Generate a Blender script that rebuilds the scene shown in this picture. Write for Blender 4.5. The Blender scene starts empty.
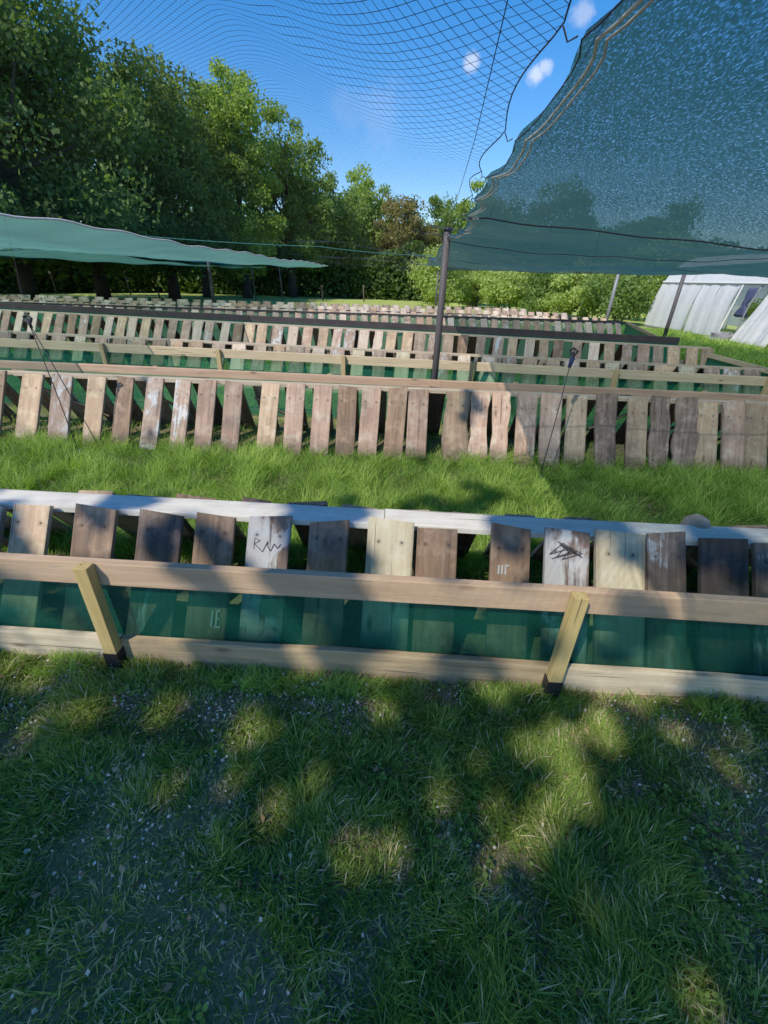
import bpy, math, random
import numpy as np
from mathutils import Vector, Matrix
R_ = math.radians
rnd = random.Random(7)
rng = np.random.default_rng(11)
scene = bpy.context.scene
COL = scene.collection

# ------------------------------------------------------------------ camera
H = 1.5; FPX = 430.0
PITCH, YAW, ROLL = R_(28.54), R_(2.54), R_(2.36)
F = Vector((-math.sin(YAW)*math.cos(PITCH), math.cos(YAW)*math.cos(PITCH), -math.sin(PITCH)))
R0 = Vector((math.cos(YAW), math.sin(YAW), 0)); U0 = R0.cross(F)
RR = R0*math.cos(ROLL)+U0*math.sin(ROLL); UU = -R0*math.sin(ROLL)+U0*math.cos(ROLL)
def ray(px, py): return F*FPX + RR*(px-384) + UU*(512-py)
def at(px, py, h=0.0):
    "ground-plan position of the point of height h that the photo shows at px, py"
    d = ray(px, py); t = (h-H)/d.z
    return Vector((d.x*t, d.y*t))
cam_d = bpy.data.cameras.new('camera'); cam = bpy.data.objects.new('camera', cam_d); COL.objects.link(cam)
cam_d.sensor_fit = 'VERTICAL'; cam_d.sensor_height = 36; cam_d.lens = FPX/1024*36
cam_d.clip_start = 0.05; cam_d.clip_end = 2000
M = Matrix((RR, UU, -F)).transposed().to_4x4(); M.translation = Vector((0, 0, H)); cam.matrix_world = M
scene.camera = cam

# ------------------------------------------------------------------ helpers
def tag(o, label=None, cat=None, group=None, kind=None):
    if label: o['label'] = label
    if cat: o['category'] = cat
    if group: o['group'] = group
    if kind: o['kind'] = kind
    return o
def empty(name, loc, label, cat, group=None):
    o = bpy.data.objects.new(name, None); COL.objects.link(o); o.location = loc
    o.empty_display_size = .1
    return tag(o, label, cat, group)
def link(name, me, mat, parent=None, loc=None, rot=None):
    o = bpy.data.objects.new(name, me); COL.objects.link(o)
    if mat is not None and len(me.materials) == 0: me.materials.append(mat)
    if parent is not None: o.parent = parent
    if loc is not None: o.location = loc
    if rot is not None: o.rotation_euler = rot
    return o
class MB:
    def __init__(s): s.v = []; s.f = []; s.sm = False
    def add(s, vs, fs):
        n = len(s.v); s.v += [tuple(v) for v in vs]; s.f += [tuple(i+n for i in f) for f in fs]; return s
    def box(s, c, size, rz=0, m=None):
        x, y, z = [k/2 for k in size]
        vs = [Vector((a*x, b*y, d*z)) for a in (-1, 1) for b in (-1, 1) for d in (-1, 1)]
        if m is None: m = Matrix.Rotation(rz, 3, 'Z')
        vs = [m @ v + Vector(c) for v in vs]
        return s.add(vs, [(0, 1, 3, 2), (4, 6, 7, 5), (0, 4, 5, 1), (2, 3, 7, 6), (0, 2, 6, 4), (1, 5, 7, 3)])
    def tube(s, pts, rs, n=8, cap=True):
        pts = [Vector(p) for p in pts]
        if not hasattr(rs, '__len__'): rs = [rs]*len(pts)
        rings = []; prev = None
        for i, p in enumerate(pts):
            t = (pts[min(i+1, len(pts)-1)]-pts[max(i-1, 0)]).normalized()
            a = t.cross(Vector((0, 0, 1)))
            if a.length < .05: a = t.cross(Vector((1, 0, 0)))
            a.normalize()
            if prev is not None and a.dot(prev) < 0: a = -a
            prev = a; b = t.cross(a)
            rings.append([p+(a*math.cos(k*2*math.pi/n)+b*math.sin(k*2*math.pi/n))*rs[i] for k in range(n)])
        vs = [v for r in rings for v in r]; fs = []
        for i in range(len(pts)-1):
            for k in range(n):
                fs.append((i*n+k, i*n+(k+1) % n, (i+1)*n+(k+1) % n, (i+1)*n+k))
        if cap:
            fs.append(tuple(range(n))[::-1]); fs.append(tuple((len(pts)-1)*n+k for k in range(n)))
        s.sm = True
        return s.add(vs, fs)
    def mesh(s, name='mesh'):
        me = bpy.data.meshes.new(name); me.from_pydata(s.v, [], s.f); me.update()
        if s.sm:
            for p in me.polygons: p.use_smooth = len(p.vertices) == 4
        return me
    def build(s, name, mat, parent=None, loc=None, rot=None):
        return link(name, s.mesh(name), mat, parent, loc, rot)
def bevel(o, w=.003):
    m = o.modifiers.new('bevel', 'BEVEL'); m.width = w; m.segments = 2; m.limit_method = 'ANGLE'
    return o
def np_mesh(name, V, Fc, nper, attr=None, smooth=False):
    me = bpy.data.meshes.new(name)
    V = np.asarray(V, dtype=np.float32).reshape(-1, 3); Fc = np.asarray(Fc, dtype=np.int32).reshape(-1, nper)
    me.vertices.add(len(V)); me.vertices.foreach_set('co', V.ravel())
    me.loops.add(Fc.size); me.loops.foreach_set('vertex_index', Fc.ravel())
    me.polygons.add(len(Fc)); me.polygons.foreach_set('loop_start', np.arange(len(Fc), dtype=np.int32)*nper)
    me.polygons.foreach_set('loop_total', np.full(len(Fc), nper, dtype=np.int32))
    if smooth: me.polygons.foreach_set('use_smooth', np.ones(len(Fc), dtype=bool))
    if attr is not None:
        a = me.attributes.new('tint', 'FLOAT_COLOR', 'POINT'); c = np.ones((len(V), 4), np.float32); c[:, :3] = attr
        a.data.foreach_set('color', c.ravel())
    me.update(calc_edges=True)
    return me
def vnoise(x, y, seed=0, s=1.0):
    "cheap smooth value noise for numpy arrays"
    x = np.asarray(x)*s+seed*17.3; y = np.asarray(y)*s+seed*9.1
    xi = np.floor(x).astype(np.int64); yi = np.floor(y).astype(np.int64); fx = x-xi; fy = y-yi
    fx = fx*fx*(3-2*fx); fy = fy*fy*(3-2*fy)
    def h(a, b):
        n = (a*374761393+b*668265263+seed*2246822519) & 0x7fffffff
        n = ((n ^ (n >> 13))*1274126177) & 0x7fffffff
        return (n & 0xffff)/65535.0
    return (h(xi, yi)*(1-fx)+h(xi+1, yi)*fx)*(1-fy)+(h(xi, yi+1)*(1-fx)+h(xi+1, yi+1)*fx)*fy

# ------------------------------------------------------------------ materials
class NT:
    def __init__(s, name):
        s.m = bpy.data.materials.new(name); s.m.use_nodes = True; s.t = s.m.node_tree; s.t.nodes.clear()
        s.out = s.n('ShaderNodeOutputMaterial')
    def n(s, ty, **kw):
        o = s.t.nodes.new(ty)
        for k, v in kw.items(): setattr(o, k, v)
        return o
    def l(s, a, b): s.t.links.new(a, b)
    def setv(s, sock, v):
        if hasattr(v, 'default_value') or isinstance(v, bpy.types.NodeSocket): s.l(v, sock)
        elif hasattr(v, '__len__') and len(v) == 3 and sock.type == 'RGBA': sock.default_value = (*v, 1)
        else: sock.default_value = v
    def noise(s, vec, scale, detail=4, rough=.55, dist=0):
        o = s.n('ShaderNodeTexNoise'); s.l(vec, o.inputs['Vector']); o.inputs['Scale'].default_value = scale
        o.inputs['Detail'].default_value = detail; o.inputs['Roughness'].default_value = rough; o.inputs['Distortion'].default_value = dist
        return o.outputs['Fac']
    def mapping(s, vec, scale=(1, 1, 1), loc=(0, 0, 0), rot=(0, 0, 0)):
        o = s.n('ShaderNodeMapping'); s.l(vec, o.inputs['Vector']); o.inputs['Scale'].default_value = scale
        s.setv(o.inputs['Location'], loc); o.inputs['Rotation'].default_value = rot
        return o.outputs['Vector']
    def math(s, op, a, b=0, c=None):
        o = s.n('ShaderNodeMath', operation=op); s.setv(o.inputs[0], a); s.setv(o.inputs[1], b)
        if c is not None: s.setv(o.inputs[2], c)
        return o.outputs[0]
    def ramp(s, fac, stops):
        o = s.n('ShaderNodeValToRGB'); s.l(fac, o.inputs['Fac']); e = o.color_ramp.elements
        while len(e) < len(stops): e.new(.5)
        for k, (p, c) in enumerate(stops):
            e[k].position = p; e[k].color = (*c, 1) if hasattr(c, '__len__') else (c, c, c, 1)
        return o.outputs['Color']
    def mix(s, fac, a, b, mode='MIX'):
        o = s.n('ShaderNodeMix', data_type='RGBA', blend_type=mode); s.setv(o.inputs[0], fac)
        s.setv(o.inputs[6], a); s.setv(o.inputs[7], b); return o.outputs[2]
    def bsdf(s, col, rough=.8, spec=.3, normal=None):
        o = s.n('ShaderNodeBsdfPrincipled'); s.setv(o.inputs['Base Color'], col); s.setv(o.inputs['Roughness'], rough)
        o.inputs['Specular IOR Level'].default_value = spec
        if normal is not None: s.l(normal, o.inputs['Normal'])
        return o.outputs[0]
    def bump(s, h, strength=.4, dist=.01):
        o = s.n('ShaderNodeBump'); s.l(h, o.inputs['Height']); o.inputs['Strength'].default_value = strength
        o.inputs['Distance'].default_value = dist; return o.outputs[0]
    def fin(s, sh): s.l(sh, s.out.inputs['Surface']); return s.m

def wood(name, c1, c2, paint=0.0, paintcol=(.50, .53, .53), dark=.5, knots=True, axis='Y', grain=1.0, vary=.25, stain=.35):
    "grain runs along the local axis; a different offset and tone for each object"
    t = NT(name); tc = t.n('ShaderNodeTexCoord'); oi = t.n('ShaderNodeObjectInfo')
    off = t.n('ShaderNodeCombineXYZ')
    r10 = t.math('MULTIPLY', oi.outputs['Random'], 37.0)
    for k in range(3): t.l(r10, off.inputs[k])
    add = t.n('ShaderNodeVectorMath', operation='ADD'); t.l(tc.outputs['Object'], add.inputs[0]); t.l(off.outputs[0], add.inputs[1])
    v = add.outputs[0]
    sc = (42, 2.6, 42) if axis == 'Y' else (2.6, 42, 42)
    sc2 = (16, 1.2, 16) if axis == 'Y' else (1.2, 16, 16)
    g1 = t.noise(t.mapping(v, sc), 1.0, 5, .65, .4)
    g2 = t.noise(t.mapping(v, sc2), 1.0, 4, .6, .8)
    g3 = t.noise(v, 5.5, 4, .6)
    g4 = t.noise(v, 22, 3, .7)
    col = t.mix(t.ramp(g2, [(.3, 0.0), (.7, 1.0)]), c1, c2)
    col = t.mix(t.ramp(g1, [(.36, (1, 1, 1)), (.66, (.25, .25, .25))]), col, t.mix(1.0, col, (dark, dark*.93, dark*.86), 'MULTIPLY'))
    col = t.mix(t.math('MULTIPLY', t.ramp(g3, [(.45, 0.0), (.7, 1.0)]), stain), col, (.07, .065, .06))
    if knots:
        vo = t.n('ShaderNodeTexVoronoi'); t.l(t.mapping(v, (7, 2.6, 7) if axis == 'Y' else (2.6, 7, 7)), vo.inputs['Vector']); vo.inputs['Scale'].default_value = 1.0
        kn = t.ramp(vo.outputs['Distance'], [(.04, 1.0), (.13, 0.0)])
        col = t.mix(t.math('MULTIPLY', kn, .75), col, (.06, .035, .02))
    if paint > 0:
        pm = t.noise(t.mapping(v, (7, 4, 7), loc=(3, 1, 2)), 1.0, 4, .6, .6)
        fl = t.math('ADD', t.math('MULTIPLY', g1, .34), t.math('MULTIPLY', g4, .10))
        pf = t.ramp(t.math('ADD', pm, fl), [(.93-paint*.34, 0.0), (1.02-paint*.34, 1.0)])
        col = t.mix(t.math('MULTIPLY', pf, t.math('ADD', .25, t.math('MULTIPLY', g3, .95))), col, paintcol)
    crk = t.noise(t.mapping(v, (70, 1.3, 70) if axis == 'Y' else (1.3, 70, 70)), 1.0, 2, .5, .3)
    col = t.mix(t.math('MULTIPLY', t.ramp(crk, [(.66, 0.0), (.70, 1.0)]), .7), col, (.04, .03, .024))
    if axis == 'Y' and knots:
        sy_ = t.n('ShaderNodeSeparateXYZ'); t.l(tc.outputs['Object'], sy_.inputs[0])
        damp = t.ramp(t.math('ADD', sy_.outputs[1], t.math('MULTIPLY', g3, -.16)), [(-.02, .6), (.10, 0.0)])
        col = t.mix(damp, col, (.06, .055, .035))
        bl = t.noise(v, 9, 5, .7); col = t.mix(t.math('MULTIPLY', t.ramp(bl, [(.5, 0.0), (.72, 1.0)]), .35), col, tuple(min(.75, k*1.5+.08) for k in c1))
        sx_ = t.n('ShaderNodeSeparateXYZ'); t.l(tc.outputs['Object'], sx_.inputs[0])
        ax = t.math('ABSOLUTE', t.math('SUBTRACT', t.math('ABSOLUTE', sx_.outputs[0]), .052)); nd = None
        for yy in (.05, .535):
            dy = t.math('SUBTRACT', sx_.outputs[1], yy); dd = t.math('SQRT', t.math('ADD', t.math('MULTIPLY', ax, ax), t.math('MULTIPLY', dy, dy)))
            nd = dd if nd is None else t.math('MINIMUM', nd, dd)
        col = t.mix(t.ramp(nd, [(.004, .9), (.0055, .35), (.02, 0.0)]), col, (.05, .035, .03))
        edge = t.ramp(t.math('ADD', t.math('ABSOLUTE', sx_.outputs[0]), t.math('MULTIPLY', g3, .02)), [(.09, 0.0), (.115, .45)])
        col = t.mix(edge, col, (.08, .06, .045))
    tone = t.math('ADD', t.math('MULTIPLY', oi.outputs['Random'], 2*vary), 1-vary)
    cmb = t.n('ShaderNodeCombineXYZ')
    for k in range(3): t.l(tone, cmb.inputs[k])
    col = t.mix(1.0, col, cmb.outputs[0], 'MULTIPLY')
    hgt = t.math('ADD', t.math('MULTIPLY', g1, 1.0), t.math('MULTIPLY', g2, .6))
    return t.fin(t.bsdf(col, .82, .25, t.bump(hgt, .45*grain, .004)))
WOOD = {}
WOOD['brown'] = wood('weathered_brown_wood', (.37, .24, .15), (.19, .125, .082), dark=.6)
WOOD['grey'] = wood('weathered_grey_wood', (.44, .345, .25), (.25, .195, .145), dark=.65)
WOOD['dark'] = wood('dark_brown_wood', (.15, .10, .075), (.09, .062, .05), vary=.15)
WOOD['tan'] = wood('sunbleached_tan_wood', (.58, .41, .26), (.38, .265, .17), dark=.7, stain=.42, vary=.32)
WOOD['pink'] = wood('pinkish_sawn_wood', (.62, .42, .31), (.44, .285, .20), dark=.62, stain=.45, vary=.32)
WOOD['pale'] = wood('fresh_pale_pine', (.62, .56, .38), (.52, .46, .30), dark=.78, stain=.06, vary=.12)
WOOD['painted'] = wood('peeling_white_paint_wood', (.30, .21, .16), (.17, .12, .095), paint=.72)
WOOD['patch'] = wood('patchy_white_paint_wood', (.29, .2, .15), (.17, .12, .09), paint=.45)
WOOD['tanpatch'] = wood('tan_wood_with_white_paint', (.50, .36, .27), (.34, .24, .18), paint=.5, dark=.6)
WOOD['cream'] = wood('bleached_cream_wood', (.72, .60, .46), (.55, .43, .32), dark=.75, stain=.1)
WOOD['bark'] = wood('bark_slab', (.36, .25, .19), (.17, .12, .095), dark=.4, grain=3)
RAIL = {}
RAIL['tan'] = wood('planed_rail_wood', (.58, .41, .26), (.45, .31, .19), dark=.8, axis='X', stain=.1, vary=.05)
RAIL['orange'] = wood('orange_rail_wood', (.62, .42, .28), (.52, .34, .22), dark=.8, axis='X', stain=.08, vary=.05)
RAIL['cream'] = wood('cream_rail_wood', (.66, .54, .34), (.56, .44, .28), dark=.82, axis='X', stain=.08, vary=.05)
RAIL['base'] = wood('rough_base_wood', (.60, .46, .25), (.38, .28, .155), dark=.6, axis='X', stain=.35, vary=.08)
RAIL['basepale'] = wood('pale_rough_base_wood', (.78, .68, .46), (.6, .5, .32), dark=.7, axis='X', stain=.2, vary=.05)
RAIL['dark'] = wood('dark_stained_rail_wood', (.055, .045, .05), (.035, .03, .034), dark=.7, axis='X', vary=.05)
RAIL['strut'] = wood('yellow_treated_strut_wood', (.58, .45, .17), (.48, .36, .13), dark=.8, axis='Y', stain=.1, vary=.06, knots=False)
RAIL['strut_pale'] = wood('pale_strut_wood', (.55, .41, .2), (.45, .33, .16), dark=.8, axis='Y', stain=.1, vary=.06, knots=False)
RAIL['ledge'] = wood('pale_blue_painted_ledge', (.82, .80, .70), (.70, .69, .61), dark=.85, axis='X', stain=.22, vary=.03, knots=False)
RAIL['ledge_pale'] = wood('pale_sawn_ledge', (.62, .52, .38), (.5, .41, .29), dark=.8, axis='X', stain=.1, vary=.05)

def plain(name, col, rough=.7, spec=.3, nscale=30, amt=.35, bump=.2):
    t = NT(name); tc = t.n('ShaderNodeTexCoord'); nz = t.noise(tc.outputs['Object'], nscale, 4)
    c = t.mix(t.math('MULTIPLY', nz, amt), col, tuple(k*.35 for k in col))
    return t.fin(t.bsdf(c, rough, spec, t.bump(nz, bump, .004)))
MAT = {}
MAT['pole'] = plain('dark_grey_post_paint', (.075, .065, .068), .6)
MAT['galv'] = plain('grey_steel_post', (.20, .20, .21), .45, .5)
MAT['black'] = plain('black_sleeve_plastic', (.012, .012, .013), .5)
MAT['rope'] = plain('dark_rope', (.03, .028, .035), .8)
MAT['white_rope'] = plain('white_cord', (.6, .6, .58), .8)
MAT['teal_rope'] = plain('teal_cord', (.05, .2, .17), .8)
MAT['blue'] = plain('blue_clasp_plastic', (.015, .03, .14), .4)
MAT['bluecloth'] = plain('blue_work_cloth', (.05, .065, .14), .9, nscale=9)
MAT['stake'] = plain('old_stake_wood', (.12, .09, .07), .9)
MAT['bark'] = plain('tree_bark', (.04, .034, .028), .95, nscale=12, bump=.6)
MAT['whiteplastic'] = plain('white_plastic', (.7, .7, .69), .4)
MAT['frame'] = plain('white_frame_paint', (.62, .62, .58), .6)
MAT['scrap'] = plain('rusty_scrap', (.16, .10, .07), .8, nscale=15)
MAT['ink'] = plain('black_marker_ink', (.02, .02, .02), .7)
MAT['whitemark'] = plain('white_paint_mark', (.36, .36, .34), .8)

def leafmat(name, c1, c2, c3, trans=.45):
    t = NT(name); a = t.n('ShaderNodeAttribute', attribute_name='tint')
    col = t.ramp(a.outputs['Fac'], [(0, c1), (.55, c2), (1, c3)])
    d = t.n('ShaderNodeBsdfPrincipled'); t.l(col, d.inputs['Base Color']); d.inputs['Roughness'].default_value = .6
    d.inputs['Specular IOR Level'].default_value = .22
    tr = t.n('ShaderNodeBsdfTranslucent'); t.l(t.mix(1, col, (1.35, 1.45, .5), 'MULTIPLY'), tr.inputs['Color'])
    mx = t.n('ShaderNodeMixShader'); mx.inputs[0].default_value = trans
    t.l(d.outputs[0], mx.inputs[1]); t.l(tr.outputs[0], mx.inputs[2])
    return t.fin(mx.outputs[0])
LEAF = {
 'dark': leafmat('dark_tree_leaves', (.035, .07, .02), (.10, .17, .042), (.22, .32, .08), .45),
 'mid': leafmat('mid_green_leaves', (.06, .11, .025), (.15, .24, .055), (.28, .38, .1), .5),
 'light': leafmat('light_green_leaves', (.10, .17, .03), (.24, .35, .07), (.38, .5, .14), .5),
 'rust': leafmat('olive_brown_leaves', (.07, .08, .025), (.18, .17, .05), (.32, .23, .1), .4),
 'bush': leafmat('bright_bush_leaves', (.09, .15, .025), (.30, .40, .08), (.58, .64, .28), .45),
}
def grassmat(name, stops, trans=.35):
    t = NT(name); a = t.n('ShaderNodeAttribute', attribute_name='tint')
    col = t.ramp(a.outputs['Fac'], stops)
    d = t.n('ShaderNodeBsdfPrincipled'); t.l(col, d.inputs['Base Color']); d.inputs['Roughness'].default_value = .5
    d.inputs['Specular IOR Level'].default_value = .12
    tr = t.n('ShaderNodeBsdfTranslucent'); t.l(t.mix(1, col, (1.2, 1.4, .5), 'MULTIPLY'), tr.inputs['Color'])
    mx = t.n('ShaderNodeMixShader'); mx.inputs[0].default_value = trans
    t.l(d.outputs[0], mx.inputs[1]); t.l(tr.outputs[0], mx.inputs[2])
    return t.fin(mx.outputs[0])
LAWN = grassmat('short_lawn_blades', [(0, (.055, .105, .018)), (.4, (.17, .27, .04)), (.78, (.42, .48, .10)), (.86, (.55, .46, .23)), (1, (.7, .6, .38))])
LONG = grassmat('lush_grass_blades', [(0, (.06, .14, .025)), (.5, (.25, .41, .06)), (.85, (.46, .58, .12)), (1, (.42, .40, .2))], .45)

# woven shade cloth: porous, so more see-through face-on than at a grazing angle
def cloth(name, col, tint, open_face, open_graze, weave=500, speck=0.0, patch=.3, trans=.4, sheen=(.5, .6, .6), rot=.6):
    t = NT(name); tc = t.n('ShaderNodeTexCoord'); v = tc.outputs['Object']
    lw = t.n('ShaderNodeLayerWeight'); lw.inputs['Blend'].default_value = .5
    nz = t.noise(v, 1.3, 4, .6); nf = t.noise(t.mapping(v, (weave*.12, weave, weave), rot=(0, 0, rot)), 1.0, 2, .6)
    nf2 = t.noise(t.mapping(v, (260, 90, 150), rot=(0, 0, rot)), 1.0, 3, .7)
    op = t.n('ShaderNodeMapRange'); t.l(lw.outputs['Facing'], op.inputs[0]); op.inputs[1].default_value = .22; op.inputs[2].default_value = .66
    op.inputs[3].default_value = open_face; op.inputs[4].default_value = open_graze
    o = t.math('ADD', op.outputs[0], t.math('MULTIPLY', t.math('SUBTRACT', nz, .5), patch))
    if speck > 0:
        # loose tape yarns leave bigger holes here and there
        sp = t.ramp(nf2, [(.52, 0.0), (.68, 1.0)])
        o = t.math('ADD', o, t.math('MULTIPLY', sp, speck))
        o = t.math('SUBTRACT', o, t.math('MULTIPLY', t.ramp(nf2, [(.3, 1.0), (.5, 0.0)]), speck*.7))
    o = t.math('MINIMUM', t.math('MAXIMUM', o, .02), .95)
    c = t.mix(t.math('MULTIPLY', nf, .5), col, tuple(k*.4 for k in col))
    if speck > 0: c = t.mix(t.math('MULTIPLY', t.ramp(nf2, [(.56, 0.0), (.70, 1.0)]), .35), c, sheen)
    d = t.n('ShaderNodeBsdfPrincipled'); t.l(c, d.inputs['Base Color']); d.inputs['Roughness'].default_value = .5; d.inputs['Specular IOR Level'].default_value = .3
    tr = t.n('ShaderNodeBsdfTranslucent'); t.l(c, tr.inputs['Color'])
    m1 = t.n('ShaderNodeMixShader'); m1.inputs[0].default_value = trans; t.l(d.outputs[0], m1.inputs[1]); t.l(tr.outputs[0], m1.inputs[2])
    tp = t.n('ShaderNodeBsdfTransparent'); tp.inputs[0].default_value = (*tint, 1)
    m2 = t.n('ShaderNodeMixShader'); t.l(o, m2.inputs[0]); t.l(m1.outputs[0], m2.inputs[1]); t.l(tp.outputs[0], m2.inputs[2])
    return t.fin(m2.outputs[0])
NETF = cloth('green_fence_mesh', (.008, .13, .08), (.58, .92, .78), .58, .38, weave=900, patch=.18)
NETF2 = cloth('green_fence_mesh_sunlit', (.012, .24, .13), (.58, .92, .76), .52, .34, weave=600, patch=.15)  # brighter copy of the fence mesh, sunlight put into its colour
NETS = cloth('solid_green_fence_mesh', (.01, .15, .08), (.4, .8, .7), .12, .05, weave=600, patch=.1)
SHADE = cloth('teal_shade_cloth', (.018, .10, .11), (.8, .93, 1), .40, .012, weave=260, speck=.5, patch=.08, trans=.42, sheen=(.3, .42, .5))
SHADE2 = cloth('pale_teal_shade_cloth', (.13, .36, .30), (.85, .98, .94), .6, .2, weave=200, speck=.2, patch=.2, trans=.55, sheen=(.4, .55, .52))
HEM = cloth('shade_cloth_hem', (.12, .15, .2), (.6, .8, .9), .3, .1, weave=200, patch=.2)
POLY = cloth('polytunnel_film', (.9, .92, .93), (.95, .98, 1), .22, .12, weave=8, patch=.18, trans=.28)
def birdnet():
    t = NT('bird_net_twine'); tc = t.n('ShaderNodeTexCoord'); v = tc.outputs['UV']
    w = t.n('ShaderNodeSeparateXYZ'); t.l(t.mapping(v, (1, 1, 1), rot=(0, 0, R_(40))), w.inputs[0])
    cell = .022; th = .07
    ds = []
    for k in (0, 1):
        fr = t.math('FRACT', t.math('DIVIDE', w.outputs[k], cell))
        ds.append(t.math('MINIMUM', fr, t.math('SUBTRACT', 1.0, fr)))
    line = t.math('LESS_THAN', t.math('MINIMUM', ds[0], ds[1]), th*.5)
    b = t.bsdf((.015, .025, .06), .6, .2)
    tp = t.n('ShaderNodeBsdfTransparent'); m = t.n('ShaderNodeMixShader')
    t.l(line, m.inputs[0]); t.l(tp.outputs[0], m.inputs[1]); t.l(b, m.inputs[2])
    return t.fin(m.outputs[0])
BIRD = birdnet()

def groundmat():
    t = NT('soil_and_turf'); tc = t.n('ShaderNodeTexCoord'); v = tc.outputs['Object']
    n1 = t.noise(v, 1.3, 5, .6); n2 = t.noise(v, 14, 5, .7); n3 = t.noise(v, 90, 3, .7)
    soil = t.mix(t.ramp(n3, [(.35, 0.0), (.65, 1.0)]), t.mix(n2, (.085, .06, .035), (.15, .11, .065)), t.mix(n2, (.20, .145, .09), (.36, .27, .17)))
    turf = t.mix(n2, (.07, .12, .03), (.14, .2, .05))
    sep = t.n('ShaderNodeSeparateXYZ'); t.l(v, sep.inputs[0])
    far = t.ramp(t.math('DIVIDE', sep.outputs[1], 60.0), [(.28, 0.0), (.42, 1.0)])
    f = t.math('MAXIMUM', t.math('MULTIPLY', t.ramp(n1, [(.4, 0.0), (.6, 1.0)]), .55), far)
    c = t.mix(f, soil, turf)
    lawn = t.mix(t.noise(v, .35, 4), (.28, .36, .07), (.40, .46, .12))
    c = t.mix(far, c, lawn)
    return t.fin(t.bsdf(c, .95, .1, t.bump(t.math('ADD', n2, n3), .6, .02)))
GROUND = groundmat()

# ------------------------------------------------------------------ ground
def gz(x, y):
    "gentle bumps of the ground"
    return .018*(vnoise(x, y, 3, 2.2)-.5)+.012*(vnoise(x, y, 4, 7)-.5)
xs = np.concatenate([np.linspace(-600, -8, 24), np.linspace(-7.9, 7.9, 160), np.linspace(8, 600, 24)])
ys = np.concatenate([np.linspace(-300, -2, 14), np.linspace(-1.9, 6, 90), np.linspace(6.2, 30, 40), np.linspace(34, 900, 20)])
X, Y = np.meshgrid(xs, ys)
V = np.stack([X, Y, gz(X, Y)], -1).reshape(-1, 3); nx = len(xs)
idx = np.arange(len(ys)-1)[:, None]*nx+np.arange(nx-1)[None, :]
Fq = np.stack([idx, idx+1, idx+nx+1, idx+nx], -1).reshape(-1, 4)
tag(link('ground', np_mesh('ground', V, Fq, 4, smooth=True), GROUND), kind='structure')

# ------------------------------------------------------------------ planks
def plank_mesh(w, l, t, wavy=0.0, seed=0, round_=False, n=10):
    "board lying along local Y from 0 to l, centred on X, upper face up"
    r = random.Random(seed); vs = []; fs = []
    prof = [(-.5, -.5), (.5, -.5), (.5, .42), (.47, .5), (-.47, .5), (-.5, .42)]
    if round_: prof = [(-.5, -.5), (.5, -.5), (.48, .1), (.36, .55), (.15, .85), (-.15, .85), (-.36, .55), (-.48, .1)]
    k = len(prof); ph = [r.uniform(0, 6.28) for _ in range(4)]
    bow = r.uniform(-.006, .006); twist = r.uniform(-.02, .02); e0 = r.uniform(-.012, .012); e1 = r.uniform(-.012, .012)
    for i in range(n+1):
        u = i/n; y = l*u
        wl = wavy*(math.sin(u*7+ph[0])*.5+math.sin(u*15+ph[1])*.35+r.uniform(-.3, .3)); wr = wavy*(math.sin(u*8+ph[2])*.5+math.sin(u*17+ph[3])*.35+r.uniform(-.3, .3))
        for a, b in prof:
            x = a*w*(1.0)+(wl if a < 0 else wr)*w
            yy = y+(e0*a*2 if i == 0 else e1*a*2 if i == n else 0)
            vs.append((x, yy, b*t+bow*math.sin(u*3.14)+twist*a*(u-.5)+(r.uniform(-1, 1)*.15*t if round_ else 0)))
    for i in range(n):
        for j in range(k):
            fs.append((i*k+j, i*k+(j+1) % k, (i+1)*k+(j+1) % k, (i+1)*k+j))
    fs.append(tuple(range(k))[::-1]); fs.append(tuple(n*k+j for j in range(k)))
    m = MB(); m.add(vs, fs); me = m.mesh('plank'); 
    return me
class Line:
    "straight line on plan through two points; p(x) gives the point with that x"
    def __init__(s, a, b): s.a = Vector(a); s.b = Vector(b); s.ang = math.atan2(s.b.y-s.a.y, s.b.x-s.a.x); s.d = (s.b-s.a).normalized(); s.n = Vector((-s.d.y, s.d.x))
    def p(s, x, off=0.0):
        q = s.a+s.d*((x-s.a.x)/s.d.x)+s.n*off; return q
def rail(name, mat, parent, line, x0, x1, h, hh, tt, off=0.0, origin=(0, 0, 0), seg=1.2, wob=.004, seed=1, sag=0):
    "long timber along a line: top at h, height hh, thickness tt; local X runs along it"
    r = random.Random(seed); L = (x1-x0)/line.d.x; n = max(2, int(L/seg)); m = MB(); vs = []; fs = []
    for i in range(n+1):
        u = i/n; x = L*u; dz = r.uniform(-wob, wob); dy = r.uniform(-wob, wob)
        for a, b in ((-.5, -1), (.5, -1), (.5, -.06), (.42, 0), (-.42, 0), (-.5, -.06)):
            vs.append((x, a*tt+dy, b*hh+dz))
    for i in range(n):
        for j in range(6): fs.append((i*6+j, (i+1)*6+j, (i+1)*6+(j+1) % 6, i*6+(j+1) % 6))
    fs.append(tuple(range(6))); fs.append(tuple(n*6+j for j in range(6))[::-1])
    m.add(vs, fs); p = line.p(x0, off)
    return m.build(name, mat, parent, (p.x-origin[0], p.y-origin[1], h), (0, 0, line.ang))
def stroke(parent, mat, pts, w, z, name='paint_mark'):
    "painted or inked strokes lying on a board face; pts = list of polylines"
    m = MB()
    for pl in pts:
        for (x0, y0), (x1, y1) in zip(pl[:-1], pl[1:]):
            d = Vector((x1-x0, y1-y0)); 
            if d.length < 1e-5: continue
            nn = Vector((-d.y, d.x)).normalized()*w/2
            m.add([(x0+nn.x, y0+nn.y, z), (x0-nn.x, y0-nn.y, z), (x1-nn.x, y1-nn.y, z), (x1+nn.x, y1+nn.y, z)], [(0, 1, 2, 3)])
    return m.build(name, mat, parent)

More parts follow.
